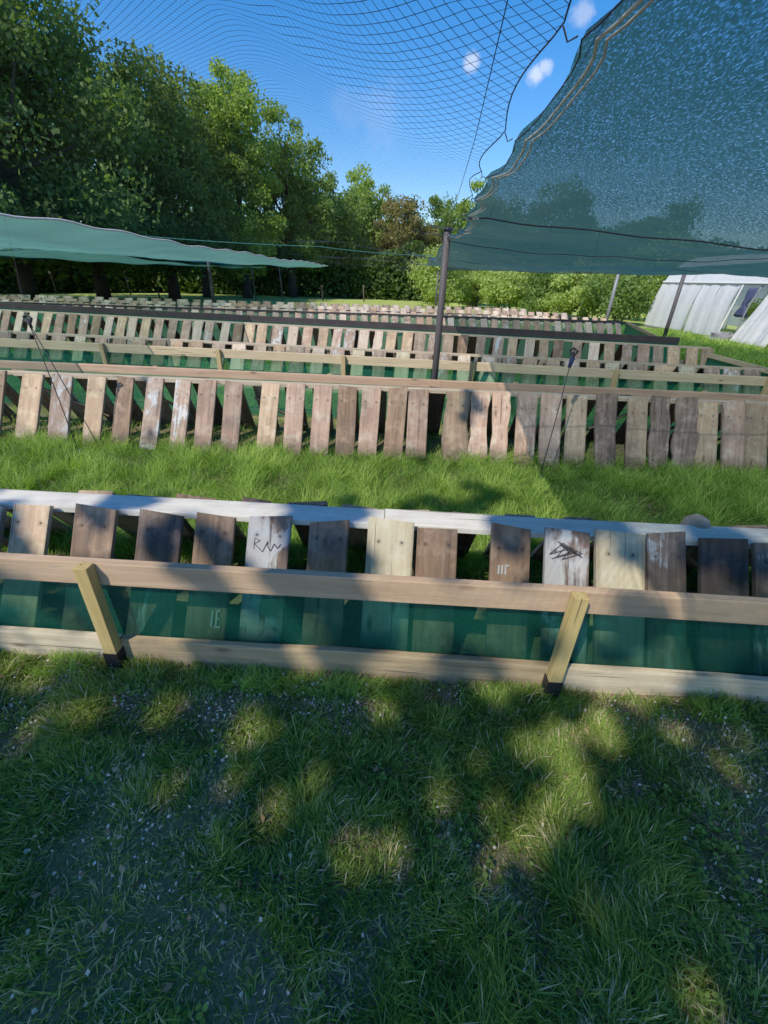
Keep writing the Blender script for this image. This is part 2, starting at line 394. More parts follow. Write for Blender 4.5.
CACHE = {}
def rack(name, label, line, boards, h, span, far_xs=None, ledge=None, legs=(), seed=0, thick=.024, braces=()):
    """A-frame of leaning planks. line = ridge on plan (near edge of the ledge);
    boards = list of (x, width, kind, dz, skew[, opts])"""
    c = line.p(boards[len(boards)//2][0]); root = empty(name, (c.x, c.y, 0), label, 'plank rack')
    r = random.Random(seed); out = []
    for i, b in enumerate(boards):
        x, w, kind, dz, skew = b[:5]; opts = b[5] if len(b) > 5 else {}
        wavy = opts.get('wavy', 0); rd = opts.get('round', False)
        hh = h+dz; L = math.hypot(span, hh)+.01; tilt = math.atan2(hh, span)
        p = line.p(x, -span-.02)
        me = plank_mesh(w, L*opts.get('len', 1), thick*(1.6 if rd else 1), wavy, seed*100+i, rd)
        o = link('plank', me, WOOD[kind], root, (p.x-c.x, p.y-c.y, .012), (tilt, 0, line.ang+skew))
        if opts.get('label'): o['label'] = opts['label']
        out.append(o)
    if far_xs is not None:
        for i, x in enumerate(far_xs):
            hh = h-.012+r.uniform(-.02, .012); tilt = math.atan2(hh, span); p = line.p(x+r.uniform(-.02, .02), span+(ledge[1] if ledge else .05)+.03)
            me = plank_mesh(r.uniform(.13, .2), math.hypot(span, hh), .024, 0, seed*100+500+i)
            link('plank', me, WOOD[r.choice(['brown', 'grey', 'dark', 'tan', 'brown'])], root, (p.x-c.x, p.y-c.y, .012), (tilt, 0, line.ang+math.pi+r.uniform(-.03, .03)))
    if ledge:
        lm, lw, lt, x0, x1, lh = ledge
        cuts = [x0]+[k for k in ledge_cuts.get(name+str(seed), [])]+[x1]
        for k in range(len(cuts)-1):
            rail('ledge_board', RAIL[lm], root, line, cuts[k]+(.002 if k else 0), cuts[k+1]-.002, lh, lt, lw, off=lw/2+.012, origin=c, seed=seed+k, seg=.8, wob=.002)
    for x in legs:
        for s in (-1, 1):
            m = MB(); a = line.p(x, (-span+.06 if s < 0 else span-.02)); b2 = line.p(x, .05+s*.03)
            d = Vector((b2.x-a.x, b2.y-a.y, h-.07)); m.tube([(a.x-c.x, a.y-c.y, 0), (b2.x-c.x, b2.y-c.y, h-.07)], .018, 4)
            m.sm = False; m.build('trestle_leg', WOOD['grey'], root)
    for (xa, ha, oa, xb, hb, ob) in braces:
        a = line.p(xa, oa); b2 = line.p(xb, ob); m = MB()
        m.tube([(a.x-c.x, a.y-c.y, ha), (b2.x-c.x, b2.y-c.y, hb)], .016, 4); m.sm = False
        m.build('brace', WOOD['tan'], root)
    return root, out
ledge_cuts = {}

def fence(name, label, line, x0, x1, h, railspec, struts, netmat, base=None, net_off=.012, strutmat='strut', strut_side=-1, seed=0, sleeve=False, splits=(), net_h0=.09, rail_label=None, strut_w=.05, cat='mesh fence'):
    c = line.p((x0+x1)/2); root = empty(name, (c.x, c.y, 0), label, cat)
    rm, rh, rt = railspec
    cuts = [x0]+list(splits)+[x1]
    for k in range(len(cuts)-1):
        rail('top_rail', RAIL[rm], root, line, cuts[k]+(.0015 if k else 0), cuts[k+1], h, rh, rt, origin=c, seed=seed+k, wob=.003)
    # mesh hung from the rail down to the ground board, slightly slack
    n = int((x1-x0)*8); m = MB(); vs = []; fs = []; rows = 6
    for i in range(n+1):
        x = x0+.01+(x1-x0-.02)*i/n
        for j in range(rows+1):
            u = j/rows; z = h-rh*.6-(h-rh*.6-net_h0*.4)*u
            sl = .007*math.sin(u*3.14)*math.sin(x*9+seed)+.004*math.sin(x*31+u*5)*math.sin(u*3.14)
            p = line.p(x, rt/2+net_off+sl); vs.append((p.x-c.x, p.y-c.y, z))
    for i in range(n):
        for j in range(rows):
            a = i*(rows+1)+j; fs.append((a, a+1, a+rows+2, a+rows+1))
    m.add(vs, fs); m.sm = True; m.build('mesh_panel', netmat, root)
    if base:
        cuts = [x0]+[s for s in base['cuts']]+[x1]
        for k in range(len(cuts)-1):
            rail('base_board', RAIL[base['mats'][k % len(base['mats'])]], root, line, cuts[k]+.004, cuts[k+1]-.004, base['h']+base.get('dz', [0])[k % len(base.get('dz', [0]))], base['h']+.03, .03, off=strut_side*.002, origin=c, seed=seed*3+k, seg=.3, wob=.004)
    for x in struts:
        off = strut_side*(rt/2+strut_w*.42+.004); p = line.p(x, off)
        m = MB(); hh = h+.004
        m.add([(a*strut_w*.5, y, b*strut_w*.42) for y in (.0, hh) for a, b in ((-1, -1), (1, -1), (1, 1), (-1, 1))], [(0, 1, 2, 3)[::-1], (4, 5, 6, 7), (0, 1, 5, 4), (1, 2, 6, 5), (2, 3, 7, 6), (3, 0, 4, 7)])
        o = m.build('strut', RAIL[strutmat], root, (p.x-c.x, p.y-c.y, 0), (math.pi/2, 0, line.ang)); bevel(o, .002)
        if sleeve:
            mm = MB(); mm.box((p.x-c.x, p.y-c.y, .035), (strut_w+.008, strut_w*.84+.008, .12), line.ang); s = mm.build('foot_sleeve', MAT['black'], o)
            s.matrix_parent_inverse = (Matrix.Translation(o.location) @ o.rotation_euler.to_matrix().to_4x4()).inverted()
    return root

# ---- first bed, near side ---------------------------------------------------
FH = .52
L1 = Line(at(0, 650, .06), at(768, 685, .06))
Lr = Line(at(0, 547, FH), at(768, 603, FH))
LF1 = Line((L1.p(-2)*.5+Lr.p(-2)*.5), (L1.p(2)*.5+Lr.p(2)*.5))
sx = [at(118, 655, .05).x, at(550, 682, .05).x]
fence('mesh_fence', 'nearest low fence of dark green mesh with planed rail and two yellow struts', LF1, -3.4, 3.3, FH, ('tan', .102, .034),
      [-3.0]+sx+[2.55], NETF, base=dict(cuts=[sx[0]+.02, sx[1]+.02], mats=['basepale', 'base', 'basepale'], h=.135, dz=[.0, .0, -.012]), seed=1, sleeve=True, strut_w=.052, net_off=.006)
# first rack of planks
LK1 = Line(at(0, 506, .5), at(768, 547, .5)); 
def nearx(px0, px1, py): a = at(px0, py, .5); b = at(px1, py, .5); return (a.x+b.x)/2, (b.x-a.x)
nb = [(-62, -22, 'brown', 0), (-12, 6, 'grey', 0), (18, 56, 'tan', .012), (78, 120, 'brown', .022), (142, 187, 'patch', .01), (198, 238, 'brown', .012), (250, 292, 'painted', .02),
      (311, 350, 'brown', .01), (367, 412, 'pale', .035), (417, 456, 'brown', .002), (488, 525, 'brown', .035), (541, 582, 'painted', .03), (591, 636, 'pale', .035),
      (642, 677, 'patch', .045), (692, 735, 'dark', .03), (746, 786, 'patch', .02), (800, 842, 'brown', .01), (858, 900, 'grey', .01)]
brds = []
for (a, b, kind, dz) in nb:
    x, w = nearx(a, b, 508+(a/768)*38); opts = {}
    if kind == 'pale': opts['label'] = 'pale fresh sawn pine plank'
    if kind == 'painted': opts['label'] = 'brown plank with peeling white paint at its top'
    if kind == 'dark': opts['label'] = 'very dark brown plank'
    brds.append((x, w, kind, dz, rnd.uniform(-.025, .025), opts))
ledge_cuts['plank_rack1'] = [at(385, 515, .5).x]
span1 = .34
rk1, ob1 = rack('plank_rack', 'nearest rack of wide planks leaning under a pale blue ledge board', LK1, brds, .49, span1, far_xs=[-2.9+.27*k for k in range(22)],
     ledge=('ledge', .15, .026, -3.4, 3.3, .505), legs=(-2.2, -1.05, .1, 1.2, 2.3), seed=1, braces=((-1.62, .46, .1, -1.32, .3, -.1), (-1.28, .47, .08, -1.02, .34, -.12), (1.3, .42, .1, 1.55, .25, .2)))
# scrawls on the painted planks
stroke(ob1[6], MAT['ink'], [[(-.06, .47), (-.06, .52), (-.035, .51), (-.06, .495), (-.03, .47), (-.02, .46), (.0, .51), (.0, .49), (.015, .465), (.03, .5), (.045, .48), (.06, .5)]], .0032, .0175)
stroke(ob1[5], MAT['whitemark'], [[(.03, .12), (.03, .19)], [(.05, .12), (.05, .19), (.065, .19)], [(.05, .155), (.062, .155)], [(.04, .12), (.07, .12)]], .008, .0175)
stroke(ob1[10], MAT['whitemark'], [[(-.05, .42), (-.05, .46)], [(-.035, .42), (-.035, .46)], [(-.02, .42), (-.02, .46), (-.005, .46)], ], .008, .0175)
stroke(ob1[11], MAT['ink'], [[(-.07+.14*((k*7)%11)/11+.01*math.sin(k*5), .50+.085*((k*5)%13)/13) for k in range(15)]], .0028, .0175)

q = at(702, 521, .53); m = MB(); m.tube([(0, 0, 0), (-.004, -.10, .33), (-.006, -.155, .50), (-.006, -.165, .525), (-.006, -.168, .535)], [.055, .06, .062, .045, .015], 14)
tag(m.build('log', WOOD['cream'], None, (q.x+.005, q.y+.175, 0)), 'short pale round log standing behind the right end of the pale ledge', 'log')
# ---- first bed, far side ----------------------------------------------------
LK2 = Line(at(0, 373, .58), at(768, 405, .58))
r2 = [(-95, 'tan'), (-60, 'brown'), (-28, 'tan'), (8, 'tan', 27), (42, 'tanpatch', 24), (78, 'tan', 21), (108, 'brown', 20), (138, 'tanpatch', 20), (168, 'tanpatch', 18), (195, 'pink', 20), (223, 'pink', 20), (261, 'tan'),
      (289, 'pink'), (317, 'pink'), (344, 'brown'), (367, 'pink', 20), (394, 'brown'), (418, 'pink', 21), (458, 'tan', 25, 'w'), (482, 'pink', 18, 'w'), (504, 'pink', 17, 'w'), (530, 'pink'), (556, 'pink', 21),
      (582, 'tan', 20), (614, 'bark', 21, 'r'), (645, 'tan', 19), (669, 'bark', 18, 'w'), (694, 'bark', 21, 'w'), (717, 'tan', 21), (745, 'pink', 21), (768, 'tan', 21), (796, 'tan'), (825, 'pink'), (856, 'grey')]
brds = []
for e in r2:
    px = e[0]; py = 380+(px/768)*30; w = e[2] if len(e) > 2 else 20; o = {}
    x = (at(px+w/2, py, .58).x+at(px-w/2, py, .58).x)/2; ww = at(px+w/2, py+25, .3).x-at(px-w/2, py+25, .3).x
    if len(e) > 3 and e[3] == 'w': o['wavy'] = .09; o['label'] = 'live edge slab plank with wavy sides'
    if len(e) > 3 and e[3] == 'r': o['round'] = True; o['wavy'] = .04; o['label'] = 'half round slab with rough bark'
    brds.append((x, ww*.92, e[1], rnd.uniform(-.02, .0) if e[1] != 'bark' else .02, -.05+rnd.uniform(-.05, .05), o))
rack('plank_rack', 'sunlit rack of pinkish brown planks standing in the lush grass behind the nearest rack', LK2, brds, .58, .34, far_xs=[-5.2+.29*k for k in range(37)],
     ledge=('ledge_pale', .07, .035, -5.3, 5.2, .592), legs=(-4.2, -2.2, -.3, 1.6, 3.6), seed=2,
     braces=[(-3.6+k*1.05, .42, .12, -3.15+k*1.05, .1, .32) for k in range(3)]+[(1.75+k*.75, .1, .32, 2.2+k*.75, .42, .12) for k in range(4)])
LF2 = Line(at(0, 360, FH), at(768, 395, FH)); 
fence('mesh_fence', 'low green mesh fence with long orange brown rail behind the sunlit pinkish planks', LF2, -6, 5.6, FH, ('orange', .13, .034),
      [-5, -2.9, -.9, 1.2, 3.3, 5.3], NETF2, strut_side=1, net_off=-.05, strutmat='strut_pale', base=dict(cuts=[-2.5, 1.0], mats=['base'], h=.1), splits=(.35, ), seed=2)

# ---- second bed -------------------------------------------------------------
LF3 = Line(at(0, 338, FH), at(768, 377, FH))
st3 = [at(p, 355+p*.03, .4).x for p in (-60, 82, 212, 343, 470, 603, 735)]
x3e = LF3.p(0).x+5.35
fence('mesh_fence', 'low green mesh fence with cream rail and pale struts across the middle of the beds', LF3, -9, x3e, FH, ('cream', .115, .034), [-8]+st3, NETF2, strutmat='strut_pale', strut_w=.06,
      base=dict(cuts=[-3, 1.2], mats=['base', 'basepale'], h=.1), splits=(at(505, 362, FH).x,), seed=3)
def auto_boards(x0, x1, step, seed, kinds, wmin=.17, wmax=.23, dz=.008, wavyp=.1):
    r = random.Random(seed); out = []; x = x0
    while x < x1:
        k = r.choice(kinds); o = {}
        if r.random() < wavyp: o['wavy'] = .08
        out.append((x, r.uniform(wmin, wmax), k, r.uniform(-dz, dz)-.02, -.04+r.uniform(-.05, .05), o)); x += step*r.uniform(.85, 1.18)
    return out
kk = ['tan', 'pink', 'grey', 'cream', 'tanpatch', 'grey', 'tan', 'pale']
LK3 = Line(LF3.p(-9, .48), LF3.p(5, .48))
rack('plank_rack', 'rack of grey planks standing close behind the cream railed mesh fence', LK3, auto_boards(-8.8, 5.0, .31, 31, kk), .53, .32, ledge=('ledge_pale', .07, .03, -9, 5.1, .55), legs=(-6, -2, 2, 4.8), seed=3, far_xs=[-8.6+.36*k for k in range(38)])
LK4 = Line(at(0, 312, .5), at(700, 350, .5))
xe4 = at(704, 350, .5).x
rack('plank_rack', 'sunlit rack of mixed grey and tan planks in front of the thick dark rail', LK4, auto_boards(-14, xe4, .30, 41, ['tan', 'grey', 'pink', 'cream', 'tanpatch', 'brown', 'tan', 'cream', 'pink']), .53, .33, ledge=('ledge_pale', .1, .03, -14.2, xe4+.1, .55), legs=(-11, -7, -3, 1, xe4-.2), seed=4, far_xs=[-13+.42*k for k in range(43)])
DH = .65; LF4 = Line(LK4.p(-14, .62), LK4.p(5, .62)); xe5 = at(682, 338, DH).x
fence('mesh_fence', 'green mesh fence under a thick dark stained rail across the beds', LF4, -18, xe5, DH, ('dark', .2, .05), [-16+2.4*k for k in range(9)], NETF2, strut_side=1, net_off=-.06, strutmat='strut_pale', seed=4)
# green end panel at the right end of the second bed
a, b = at(709, 353, FH), LF3.p(x3e)
e = Line(a, b) if a.x < b.x else Line(b, a)
def end_panel(label, pa, pb, seed, railm='cream'):
    pa, pb = Vector(pa), Vector(pb); d = pb-pa; L = d.length; ang = math.atan2(d.y, d.x); root = empty('end_panel', (pa.x, pa.y, 0), label, 'end panel')
    m = MB(); m.box((L/2, 0, FH-.035), (L, .05, .07)); o = m.build('top_rail', RAIL[railm], root, (0, 0, 0), (0, 0, ang)); bevel(o)
    m = MB(); m.add([(0, .004, .0), (L, .004, .0), (L, .004, FH-.06), (0, .004, FH-.06)], [(0, 1, 2, 3)]); m.build('mesh_panel', NETS, root, (0, 0, 0), (0, 0, ang))
    m = MB(); m.box((0, .045, FH/2-.01), (.05, .04, FH-.02)); m.box((L, .045, FH/2-.01), (.05, .04, FH-.02)); m.build('corner_post', RAIL['strut_pale'], root, (0, 0, 0), (0, 0, ang))
end_panel('bright green end panel with cream rail closing the middle bed at right', a, b, 1)

# ---- farther beds -----------------------------------------------------------
def farline(pl, pr, xl=0, xr=600, h=.5): return Line(at(xl, pl, h), at(xr, pr, h))
LK5 = farline(303.5, 323); xr5 = at(628, 325, .5).x
rack('plank_rack', 'rack of small looking planks just beyond the thick dark rail', LK5, auto_boards(-17, xr5, .32, 51, ['pink', 'cream', 'tanpatch', 'grey', 'cream', 'tan']), .5, .4, ledge=('dark', .06, .03, -17.2, xr5, .505), seed=5)
LF5 = farline(301.5, 320.5, h=FH)
fence('mesh_fence', 'thin dark railed mesh fence beyond the fifth row of planks', LF5, -19, at(640, 324, FH).x, FH, ('dark', .07, .05), [-17+2.6*k for k in range(9)], NETF2, seed=5, strut_side=1, net_off=-.05)
LK6 = farline(299.5, 318); xr6 = at(600, 317, .5).x
rack('plank_rack', 'pale rack of planks in the distance in front of the thinnest dark rail', LK6, auto_boards(-22, xr6, .36, 61, ['cream', 'pink', 'cream', 'tan']), .5, .4, ledge=('dark', .06, .03, -22.2, xr6, .505), seed=6)
LK7 = farline(297, 314); xr7 = at(560, 312, .5).x
rack('plank_rack', 'last but one distant rack of sun bleached planks before the lawn', LK7, auto_boards(-25, xr7, .36, 71, ['cream', 'tan', 'pink', 'cream'], wmin=.22, wmax=.3), .5, .4, seed=7)
LK8 = farline(295, 311.5); xr8 = at(520, 307, .5).x
rack('plank_rack', 'farthest rack of bleached planks along the edge of the lawn', LK8, auto_boards(-28, xr8, .42, 81, ['cream', 'tan', 'cream', 'pink'], wmin=.26, wmax=.38), .52, .4, seed=8)
a, b = LF5.p(at(640, 324, FH).x), LF4.p(xe5, .3)
end_panel('green end panel with thin brown rail closing the bed beyond the thick dark rail', a, b, 2, 'base')

# ------------------------------------------------------------------ posts
def post(label, x, y, h, r=.035, lean=(0, 0), mat='pole', cap=True, square=False):
    root = empty('post', (x, y, 0), label, 'post')
    m = MB(); m.tube([(0, 0, -.05), (lean[0]*.5, lean[1]*.5, h*.5), (lean[0], lean[1], h)], [r, r*.98, r*.95], 4 if square else 10)
    if square: m.sm = False
    m.build('shaft', MAT[mat], root)
    if cap:
        m = MB(); m.tube([(lean[0], lean[1], h), (lean[0], lean[1], h+.03)], [r*1.25, r*1.1], 10); m.build('cap', MAT['black'], root)
    m = MB(); m.tube([(0, 0, -.02), (0, 0, .05)], [r*1.5, r*1.3], 10); m.build('foot_collar', MAT['black'], root)
    return root
PT = at(447, 230, 1.96)
post('tall dark post holding the left corner of the big shade cloth in the centre', PT.x+.02, PT.y+.2, 1.97, .042)
p = at(434, 312, 0); post('thin dark post farther back beside the tall centre post', at(435, 312).x*.93, at(435, 312).y*.93, 1.9, .045)
post('slanting looking grey post in front of the bright bushes under the shade cloth', 7.6, 19.0, 2.0, .06, mat='galv')
post('dark post standing before the left panel of the polytunnel', 8.05, 15.3, 1.93, .06)
post('dark post under the pale left shade cloth in front of the dark trees', at(214, 303).x*.8, at(214, 303).y*.8, 2.0, .07)
# slim stakes along the far lawn edge
stk = [(57, 292, 1.0), (160, 297, 1.05), (283, 299, 1.9), (256, 298, 1.9), (172, 272, 0), (364, 300, .9), (323, 299, .8), (500, 302, .9), (130, 290, 1.2)]
names = ['short stake at the far left below the pale shade cloth', 'thin stake leaning left in front of the dark trees', 'tall slim stake with white top beside the lawn', 'slim dark stake left of the lawn', '',
         'short stake on the lawn edge, right of the tall slim stakes', 'short stake at the middle of the lawn edge', 'short stake seen right of the centre post', 'thin stake second from the left at the far edge']
for (px, py, hh), lb in zip(stk, names):
    if hh == 0: continue
    q = at(px, py+2, 0); s = min(1, 34/q.length); q = q*s
    root = empty('stake', (q.x, q.y, 0), lb, 'stake', 'stakes along the far edge')
    m = MB(); m.tube([(0, 0, -.03), (-.06*hh, 0, hh)], [.045, .035], 5); m.build('shaft', MAT['stake'], root)
    m = MB(); m.box((-.06*hh, 0, hh+.06), (.11, .1, .14)); m.build('white_tip' if hh > 1.5 else 'tip', MAT['whiteplastic' if hh > 1.5 else 'stake'], root)

# ------------------------------------------------------------------ shade cloths
HC = 1.96
def sheet(fn, nu, nv, uvfn=None):
    us = np.linspace(0, 1, nu); vs = np.linspace(0, 1, nv); P = []
    for v in vs:
        for u in us: P.append(fn(u, v))
    i = np.arange(nv-1)[:, None]*nu+np.arange(nu-1)[None, :]
    Q = np.stack([i, i+1, i+nu+1, i+nu], -1).reshape(-1, 4)
    me = np_mesh('sheet', P, Q, 4, smooth=True)
    if uvfn:
        uv = me.uv_layers.new(name='UVMap'); P = np.array(P); li = np.zeros(len(me.loops), np.int32); me.loops.foreach_get('vertex_index', li)
        UV = np.array([uvfn(*P[k]) for k in range(len(P))])[li]; uv.data.foreach_set('uv', UV.ravel().astype(np.float32))
    return me
EX = PT.x
ties = [-.9, -.4, .1, .6, 1.05, 1.45, 1.85, 2.25, 2.65, 3.05, 3.45, 3.85, 4.25, 4.65, 5.1, 5.7, 6.6, 7.8, 9.2, 11, 13, 15.6]
def edge_base(y): return EX-.10*max(0, min(1, (3.6-y)/2.0))+.05*max(0, min(1, (1.9-y)/1.2))-max(0, min(1, (y-6)/6))*.05
def edge_x(y):
    base = EX-.10*max(0, min(1, (3.6-y)/2.0))+.05*max(0, min(1, (1.9-y)/1.2))+.02*math.sin(y*1.7)-max(0, min(1, (y-6)/6))*.05
    for a, b in zip(ties[:-1], ties[1:]):
        if a <= y <= b:
            u = (y-a)/(b-a); return base+.035*min(1, (b-a)/.4)*(max(0, math.sin(u*math.pi))**.8)*(1 if y < 5.4 else .5)
    return base
def canopy(u, v):
    y = -1.2+17*v; x0 = edge_x(y); x = x0+(14.5-x0)*(u**1.5)
    q = max(0, min(1, (x-5.5)/4.5)); y = -1.2+(17-5.6*q*q*(3-2*q))*v
    s = (x-EX)/4.2
    z = HC-.03-(1-.8*v**5)*(.12*abs(math.sin(math.pi*s))*(1-.5*math.exp(-abs(y-5)/2))+.10*abs(math.sin(math.pi*(y-PT.y)/5.3)))
    q2 = max(0, min(1, (x-5)/4)); z += .27*q2*q2*(3-2*q2)*v**4
    if v > .85: z -= .12*(v-.85)*(.5+.5*math.sin(x*1.3))
    z += .012*math.sin(x*3.1+y*1.2)*math.sin(y*2.3)+.005*math.sin(x*9+y*4)+.004*math.sin(y*11-x*2)
    z -= .03*math.exp(-u*60)*abs(math.sin(y*3))
    return (x, y, z)
root = empty('shade_cloth', (EX, PT.y, 0), 'large dark teal shade cloth stretched overhead at right on posts', 'shade cloth')
me = sheet(canopy, 150, 260); o = link('cloth_sheet', me, SHADE, root); o.location = (-EX, -PT.y, 0)
# white cord threaded along the scalloped hem
def onc(y, du): 
    p = canopy(0, (y+1.2)/17); return (p[0]+du-EX, p[1]-PT.y, p[2]-.004)
for du, r, mt in ((.028, .0032, 'white_rope'), (.045, .0026, 'white_rope'), (.002, .0016, 'rope')):
    m = MB(); m.tube([onc(-1.1+k*.05, du+.006*math.sin(k*.9)) for k in range(330)], r, 5); m.build('hem_cord', MAT[mt], root)
# dark seams crossing the cloth
for yy, slope in ((2.9, .1), (5.9, .06), (9.5, .05)):
    m = MB(); pts = []
    for k in range(120):
        x = edge_x(yy)+k*.1; y = yy+slope*(x-EX)+.03*math.sin(x*2); u = ((x-edge_x(y))/(14.5-edge_x(y))); u = max(0, u)**(1/1.5)
        p = canopy(u, (y+1.2)/17); pts.append((p[0]-EX, p[1]-PT.y, p[2]-.006))
    m.tube(pts, .004, 4); m.build('seam', MAT['rope'], root)
# grey lower hem strip folded along the far edge
m = MB(); pts = []
n = 100
for k in range(n+1):
    x = EX+.6+(13.6)*k/n; u = max(0, (x-edge_x(15.7))/(14.5-edge_x(15.7)))**(1/1.5); p = canopy(u, .998)
    pts.append((p[0]-EX, p[1]-PT.y, p[2]))
m.add([q for p in pts for q in (p, (p[0], p[1]+.05, p[2]-.09-.03*math.sin(p[0]*2.1)))], [(2*k, 2*k+1, 2*k+3, 2*k+2) for k in range(n)]); m.sm = True
m.build('far_hem', HEM, root)

# left shade cloth, pale teal
LX = -4.35
def canopyL(u, v):
    y = 3.4+21.5*v; x0 = LX-.25*math.exp(-((v-.0)*3)**2)+.1*math.sin(v*5)+.06*math.sin(v*60)*(1-v)*.5-.0*v; x = x0-(17)*(u**1.3)
    z = HC+.05-.17*math.sin(math.pi*min(1, v*1.02))*(.6+.4*math.sin(u*9))-.10*abs(math.sin((x-LX)*.8))+.02*math.sin(x*4+y)+.015*math.sin(y*5+x)
    if v > .85: z -= (v-.85)*.6
    return (x, y, z)
root = empty('shade_cloth', (LX, 8, 0), 'pale teal shade cloth sagging over the far left beds', 'shade cloth')
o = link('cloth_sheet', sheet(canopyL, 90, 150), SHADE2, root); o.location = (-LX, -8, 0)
m = MB(); m.tube([Vector(canopyL(0, k/100))-Vector((LX, 8, -.004)) for k in range(101)], .012, 4); m.build('hem_cord', MAT['white_rope'], root)
def canopyD(u, v):
    x = -7.5-14*u; y = 12+12.5*v
    return (x, y, 1.80-.12*math.sin(v*3.1)-.05*abs(math.sin(x*.7))+.02*math.sin(x*3+y*2))
root = empty('shade_cloth', (-9, 14, 0), 'second lower strip of pale shade cloth tucked beneath the left one', 'shade cloth')
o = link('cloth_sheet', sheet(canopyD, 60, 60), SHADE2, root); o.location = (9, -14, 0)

# ------------------------------------------------------------------ bird net
NX0, NX1 = -9.0, EX+.0
def net(u, v):
    y = -1.2+38*v**1.25; x1 = edge_base(y)-.008
    for a, b in zip(ties[:-1], ties[1:]):
        if a <= y <= b: x1 -= .028*math.sin((y-a)/(b-a)*math.pi)
    x = NX0+(x1-NX0)*u
    w = (x1-x)
    z = 2.02+.42*min(1, max(0, w)/2.2)**.8*math.exp(-max(0, y-6)/30)+.07*math.sin(x*.9+1)*math.sin(y*.7)+.02*math.sin(x*3+y*2)
    z -= .10*abs(math.sin(y*math.pi/7.5))
    if y < 16:
        ze = canopy(0, min(1, (y+1.2)/17))[2]+.012; k = max(0, 1-w/.9); k = k*k*(3-2*k); z = z*(1-k)+ze*k
    return (x, y, z)
def netuv(x, y, z): return (x+.10*math.sin(y*.9+.3)+.03*math.sin(x*4+y*2), y+.14*math.sin(x*1.3)+.03*math.sin(y*3+x))
o = link('bird_net', sheet(net, 140, 260, netuv), BIRD); tag(o, 'fine dark bird netting stretched overhead between the two shade cloths', 'bird net')
# net edge rope scallops tying net and cloth together
m = MB(); pts = []
for k in range(400):
    y = -1.0+k*.04; p = net(1.0, ((y+1.2)/38)**(1/1.25)); pts.append((p[0], p[1], p[2]))
m.tube(pts, .0017, 5)
for tt in ties[:17]:
    p = net(1.0, (max(0, tt+1.2)/38)**(1/1.25)); q = canopy(0, (tt+1.2)/17)
    m.tube([p, ((p[0]+q[0])/2, p[1]+.01, (p[2]+q[2])/2-.01), q], .0017, 5)
tag(m.build('lacing_cord', MAT['rope']), 'dark cord lacing the bird net to the scalloped edge of the big shade cloth', 'cord')
def wire(name, label, cat, pts, r, mat, sub=12, sag=.0):
    P = []
    for a, b in zip(pts[:-1], pts[1:]):
        a, b = Vector(a), Vector(b)
        for k in range(sub): u = k/sub; P.append(a.lerp(b, u)-Vector((0, 0, sag*4*u*(1-u))))
    P.append(Vector(pts[-1])); m = MB(); m.tube(P, r, 5); o = m.build(name, MAT[mat]); return tag(o, label, cat)
def pt3(px, py, h): q = at(px, py, h); return (q.x, q.y, h)
wire('support_line', 'dark straight line under the net left of the big shade cloth edge', 'line', [(EX+.02, PT.y+.2, 1.98), (EX-.06, 2.6, 2.08), (EX-.18, .2, 2.14)], .0018, 'rope', sag=.0)
wire('support_line', 'thin teal line running across the trees above the pale left shade cloth', 'line', [(-6.5, 9.6, 2.1), (-2.4, 12.3, 2.12), (.45, 13.6, 2.08)], .007, 'teal_rope', sag=.04)

# guy ropes
def guy(label, top, knot, feet, blue=False):
    root = empty('guy_rope', (*feet[0][:2], 0), label, 'guy rope'); o0 = Vector((*feet[0][:2], 0)); top = Vector(top); f0 = Vector(feet[0]); k = Vector(knot)
    m = MB(); m.tube([top-o0, k-o0], .0009, 5); m.build('upper_line', MAT['rope'], root)
    for f in feet:
        f = Vector(f); m = MB(); m.tube([k-o0, k.lerp(f, .5)-o0+Vector((.004, 0, -.004)), f-o0], .0042, 5); m.build('rope', MAT['rope'], root)
        m = MB(); m.tube([f-o0+Vector((0, 0, -.1)), f-o0+Vector((.01, 0, .05))], .008, 5); m.build('peg', MAT['galv'], root)
    m = MB(); kk_ = k-o0
    m.tube([kk_+Vector((-.03, 0, .025)), kk_+Vector((.0, .01, .045)), kk_+Vector((.035, 0, .02)), kk_+Vector((.01, 0, -.02)), kk_+Vector((-.025, 0, .01))], .011, 6)
    m.tube([kk_+Vector((0, 0, .02)), kk_+Vector((.012, 0, -.05))], .012, 6); m.build('knot', MAT['rope'], root)
    if blue:
        m = MB(); m.tube([kk_+Vector((.005, 0, -.03)), kk_+Vector((-.006, 0, -.11))], [.022, .014], 6); m.build('clasp', MAT['blue'], root)
f1 = (*at(80, 455), 0); f2 = (*at(102, 452), 0)
guy('dark guy rope with a knot in front of the leftmost sunlit planks', pt3(4, 214, 1.92), pt3(28, 321, 1.1), [f1, f2])
f3 = (*at(539, 480), 0)
guy('dark guy rope with blue clasp in front of the right sunlit planks', pt3(606, 205, 1.9), pt3(573, 354, 1.0), [f3], True)

